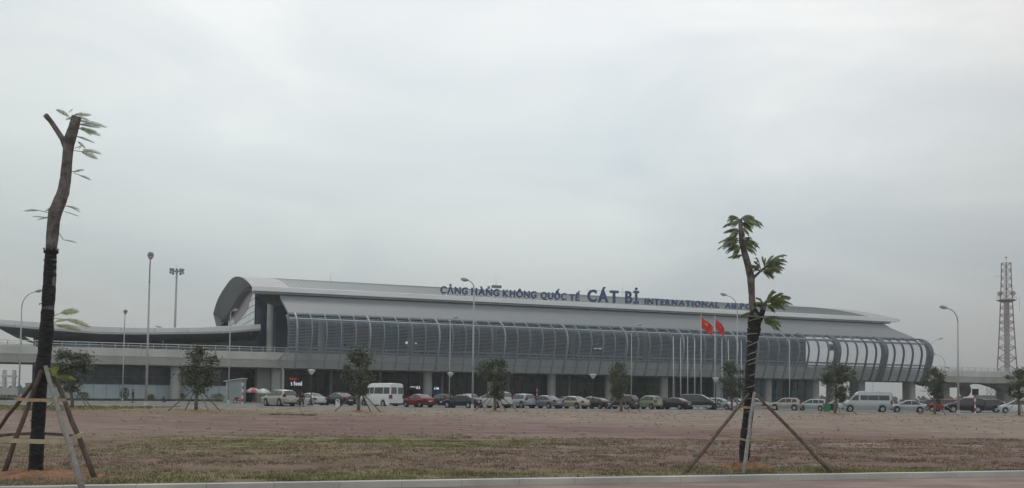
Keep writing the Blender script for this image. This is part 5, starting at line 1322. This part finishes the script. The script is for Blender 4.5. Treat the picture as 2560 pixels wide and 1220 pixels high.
# right tree
gR = ground(1859, 1168); YR = gR.y; kR = F/YR
tR = thing('pruned_tree', 'near right pruned tree with feathery leaf tufts and rope-wound dark wrap', 'tree', tuple(gR))
mb = MB()
px_tube(mb, [(1860, 1172, 20), (1863, 1098, 20), (1871, 1033, 19), (1875, 951, 18), (1879, 885, 18), (1881, 820, 22), (1883, 775, 18), (1881, 765, 17.5), (1879, 729, 16.5), (1877, 693, 19.5), (1869, 659, 17), (1861, 631, 16), (1854, 604, 13), (1852, 576, 11.5), (1850.5, 548, 10.5)], YR, gR, 12)
px_tube(mb, [(1880, 698, 10), (1888, 690, 7), (1897, 682, 6), (1908, 672, 5), (1920, 663, 4), (1928, 654, 3)], YR, gR, 8)
px_tube(mb, [(1893, 812, 12), (1903, 790, 12), (1909, 772, 11), (1914, 757, 9), (1924, 747, 4)], YR, gR, 8)
mb.build('trunk', M['bark'], tR, smooth=True)
mb = MB()
px_tube(mb, [(1860, 1172, 24), (1861, 1130, 28), (1864, 1090, 27), (1871, 1033, 25), (1874, 951, 23.5), (1878, 885, 23), (1880.5, 854, 26), (1885, 825, 33), (1886, 805, 34), (1886, 785, 27), (1883, 774, 18)], YR, gR, 14, .07, 6)
px_tube(mb, [(1890, 815, 18), (1901, 792, 16), (1908, 775, 13)], YR, gR, 10)
mb.build('net_wrap', M['wrap'], tR, smooth=True)
def ropes(lst, Y, g, parent):
    for (x0, y0, x1, y1) in lst:
        k = F/Y; pts = []
        cx = (x0+x1)/2; hw_ = (x1-x0)/2/k
        for j in range(9):
            a = PI*j/8; q = j/8
            p = PT(x0+(x1-x0)*(1-math.cos(a))/2, y0+(y1-y0)*q, Y, g); p.y -= hw_*math.sin(a)*1.05+.005; pts.append(p)
        mb = MB(); mb.tube(pts, .009, 5); mb.build('rope', M['rope'], parent)
ropes([(1869, 790, 1908, 796), (1868, 806, 1906, 790), (1868, 818, 1892, 834), (1868, 836, 1897, 834), (1866, 850, 1886, 862), (1867, 868, 1892, 852), (1867, 889, 1890, 877), (1866, 915, 1889, 903), (1865, 945, 1887, 932), (1863, 972, 1886, 961), (1860, 1030, 1882, 1026), (1856, 1074, 1878, 1066), (1850, 1120, 1872, 1112), (1848, 1156, 1872, 1152), (1865, 905, 1889, 893), (1862, 1000, 1885, 992)], YR, gR, tR)
mb = MB(); FR = [((330, 95), (520, 150)), ((335, 90), (440, 95)), ((320, 100), (225, 90)), ((325, 120), (205, 160)), ((335, 130), (425, 205)), ((340, 140), (470, 150)), ((318, 190), (195, 222)), ((320, 210), (235, 250)), ((318, 280), (190, 285)), ((320, 300), (180, 345)), ((325, 330), (200, 390)), ((330, 350), (270, 405)), ((345, 420), (265, 452)), ((345, 290), (425, 275)), ((350, 300), (478, 340)), ((350, 320), (465, 380)), ((350, 335), (425, 398)), ((345, 180), (400, 240)),
      ((560, 510), (730, 425)), ((570, 500), (735, 480)), ((575, 520), (715, 540)), ((540, 555), (685, 580)), ((520, 560), (610, 585)), ((545, 520), (620, 430)), ((500, 560), (430, 530)), ((510, 545), (450, 480)), ((540, 520), (520, 440)), ((540, 540), (660, 510))]
for i, (a, b) in enumerate(FR):
    dy = random.uniform(-.35, .35); A_ = PT(*crop3(*a), YR, gR); B_ = PT(*crop3(*b), YR+dy, gR); L_ = (B_-A_).length
    frond(mb, A_, B_, 12, .060, .30, .16, .6, seed=i); frond(mb, A_-Vector((0, 0, .03)), B_+Vector((random.uniform(-.09, .03), random.uniform(-.3, .3), random.uniform(-.10, .05))), 10, .055, .30, .12, .6, seed=i+300)
mb.build('leaves', M['leaf_near'], tR)
mb = MB(); FR2 = [((560, 850), (640, 755)), ((570, 850), (760, 800)), ((575, 855), (780, 860)), ((570, 870), (715, 905)), ((550, 860), (600, 770)), ((545, 870), (470, 810)), ((545, 880), (460, 850)), ((560, 870), (620, 895)), ((570, 850), (700, 770)), ((545, 1000), (665, 988)), ((550, 1005), (680, 1055)), ((545, 1010), (590, 1040)), ((430, 930), (490, 960)), ((420, 940), (370, 960))]
for i, (a, b) in enumerate(FR2):
    dy = random.uniform(-.35, .35); frond(mb, PT(*crop3(*a), YR, gR), PT(*crop3(*b), YR+dy, gR), 12, .062, .30, .16, .6, seed=100+i); frond(mb, PT(*crop3(*a), YR, gR), PT(*crop3(*b), YR-dy, gR)+Vector((random.uniform(-.09, .02), 0, random.uniform(-.1, .03))), 10, .058, .30, .12, .6, seed=400+i)
mb.build('young_leaves', mat('leaf_mid', (.12, .15, .055), .6, var=.3, scale=6, col2=(.20, .25, .08)), tR)
pR = thing('tree_prop', 'wide props of long poles with thin laths around the near right tree', 'tree prop', tuple(gR))
prop((1710, 1187), 1872, 985, .036, M['stake'], YR-.15, gR, pR)
prop((2081, 1183), 1885, 980, .035, M['stake'], YR-.15, gR, pR)
prop((1858, 1186), 1886, 982, .038, M['stakepale'], YR-.35, gR, pR)
prop((1871, 1140), 1868, 990, .045, M['stake'], YR+.3, gR, pR)
band([(1832, 1017), (1880, 1019), (1932, 1018)], [YR-.4]*3, 6, M['lath'], 'crossbar', pR, gR)
band([(1772, 1087), (1820, 1090), (1867, 1101), (1930, 1096), (2004, 1093)], [YR-.9, YR-.95, YR-1.0, YR-.95, YR-.85], 5, M['lath'], 'lath', pR, gR)
band([(1778, 1088), (1870, 1084), (1992, 1091)], [YR-.9, YR+.9, YR-.85], 3, M['strap'], 'rear_lath', pR, gR)
for (g, sx, sy) in ((gL, 1.25, 1.0), (gR, .62, .45)):
    rn = random.Random(int(g.x*10)); rows = []
    for j in range(9):
        q = 1-j/8; rows.append([(sx*q*math.cos(2*PI*k/36)*(1+.12*math.sin(k*1.7)), sy*q*math.sin(2*PI*k/36), -.03+.13*(1-q*q)+rn.uniform(-.02, .03)*(j > 0)) for k in range(36)]); rows[-1].append(rows[-1][0])
    mb = MB(); mb.grid(rows); o = mb.build('soil_mound', M['soil'], smooth=False); o.location = g+Vector((0, -.1, 0)); tag(o, kind='structure')
# loose clods and litter on the lot
rn = random.Random(9)
mb = MB()
for i in range(260):
    x = rn.uniform(-30, 45); y0 = yk(x)+.6; y = y0+(yf(x)-y0)*rn.random()**1.7
    if noise.noise(Vector((x*.12, y*.25, 8))) < -.05: continue
    s = rn.uniform(.012, .04)*(1+y/90); c = Vector((x, y, lot_z(x, y)+s*.2)); vs = []
    for k in range(6): a = 2*PI*k/6; vs.append(c+Vector((s*math.cos(a)*rn.uniform(.7, 1.3), s*math.sin(a), rn.uniform(-.01, .01))))
    tp_ = c+Vector((0, 0, s*rn.uniform(.5, .9)))
    for k in range(6): mb.face([vs[k], vs[(k+1) % 6], tp_])
o = mb.build('loose_clods', mat('clod', (.24, .185, .15), .95, var=.25, scale=.7, col2=(.38, .31, .25))); tag(o, 'scattered clods and pebbles on the bare lot', kind='stuff')
b = ground(722, 1038); mb = MB()
for i in range(70):
    x = rn.uniform(-1.9, 1.9); y = rn.uniform(-.5, .5); s = rn.uniform(.08, .28); z = rn.uniform(0, .08)
    mb.bar((x-s, y, z), (x+s, y+rn.uniform(-.1, .1), z+rn.uniform(-.03, .08)), rn.uniform(.08, .2), .03)
o = mb.build('rubble_heap', mat('rubble', (.09, .085, .078), .9, var=.5, scale=3, col2=(.33, .31, .29))); o.location = b; tag(o, 'flat heap of broken dark and pale debris on the lot', 'rubble'); o['kind'] = 'stuff'
# grass
def grass(name, n, region, hmin, hmax, m, seed, thr, wd=.008, label=''):
    rn = random.Random(seed); mb = MB(); cnt = 0
    while cnt < n:
        x, y, ok = region(rn)
        if not ok: continue
        if noise.noise(Vector((x*.35, y*.5, seed))) + .6*noise.noise(Vector((x*1.3, y*1.3, seed+5))) < thr: continue
        cnt += 1; z = lot_z(x, y); sc_ = 1+max(0, (y-18))/30
        for k in range(4):
            a = rn.uniform(0, 2*PI); l_ = rn.uniform(.3, 1.1); h_ = rn.uniform(hmin, hmax); w_ = wd*sc_
            d = Vector((math.cos(a), math.sin(a), 0)); p = Vector((x+rn.gauss(0, .04), y+rn.gauss(0, .04), z-.01)); q = p+d*h_*l_*.35+Vector((0, 0, h_*.6)); e_ = p+d*h_*l_+Vector((0, 0, h_))
            s = Vector((w_, 0, 0)); mb.face([p-s, p+s, q+s*.7, q-s*.7]); mb.face([q-s*.7, q+s*.7, e_])
    o = mb.build(name, m); tag(o, label, 'grass', kind='stuff'); return o
def reg_near(rn):
    y_ = rn.random()**1.6; x = rn.uniform(-14, 24); y = yk(x)+.25+y_*16; return x, y, abs(x) < y*.62
def reg_far(rn):
    y = rn.uniform(32, 104); x = rn.uniform(-.56, .56)*y; return x, y, y < yf(x)-.5 and (y > 70 or rn.random() < .35)
def reg_green(rn):
    x = rn.gauss(-4.5, 3.6); y = rn.gauss(31, 2.6); return x, y, True
def reg_edge(rn):
    x = rn.choice((rn.gauss(-1.5, 2), rn.gauss(8.2, .9), rn.gauss(-4, 1.6), rn.gauss(5, 1.2))); return x, yk(x)+.25+abs(rn.gauss(0, .8)), True
mdry = mat('dry_grass', (.21, .165, .11), .9, var=.3, scale=.8, col2=(.36, .30, .21)); mgr = mat('green_grass', (.21, .215, .085), .8, var=.3, scale=1.0, col2=(.32, .33, .15))
grass('dry_grass', 19000, reg_near, .02, .06, mdry, 3, -.38, label='sparse dry brown grass on the near part of the lot')
grass('dry_grass', 1100, reg_far, .03, .09, mdry, 4, .02, label='thin dry grass on the far part of the lot')
grass('green_grass', 4200, reg_green, .02, .05, mgr, 5, -.2, label='pale green grass patch in the middle of the lot')
grass('green_grass', 1500, reg_edge, .03, .10, mgr, 6, -.2, label='low green tufts behind the near kerb')
def reg_fl(rn):
    x = rn.uniform(-62, -33); y = rn.uniform(74, yf(x)-.6); return x, y, True
grass('green_grass', 2600, reg_fl, .06, .2, mgr, 8, -.1, wd=.012, label='rough green grass in front of the left road')
def reg_strip(rn):
    q = rn.random(); p = k1-dk*15+(k2-k1+dk*15)*q+nk*rn.uniform(.4, 6); return p.x, p.y, True
grass('hedge_plants', 2600, reg_strip, .15, .55, M['leaf_bush'], 11, -.3, wd=.03, label='low planting along the strip before the frosted panels')

# ------------------------------------------------------------------ haze
hz = MB(); hz.box(-2700, 2700, -640, 3050, -1.3, 75)
m = bpy.data.materials.new('haze_air'); m.use_nodes = True; t_ = m.node_tree
for n_ in list(t_.nodes): t_.nodes.remove(n_)
o_ = t_.nodes.new('ShaderNodeOutputMaterial'); pv_ = t_.nodes.new('ShaderNodeVolumePrincipled'); pv_.inputs['Density'].default_value = .0004; pv_.inputs['Color'].default_value = (.93, .95, .96, 1); pv_.inputs['Anisotropy'].default_value = .2
t_.links.new(pv_.outputs[0], o_.inputs['Volume'])
o = hz.build('haze', m); tag(o, kind='stuff')
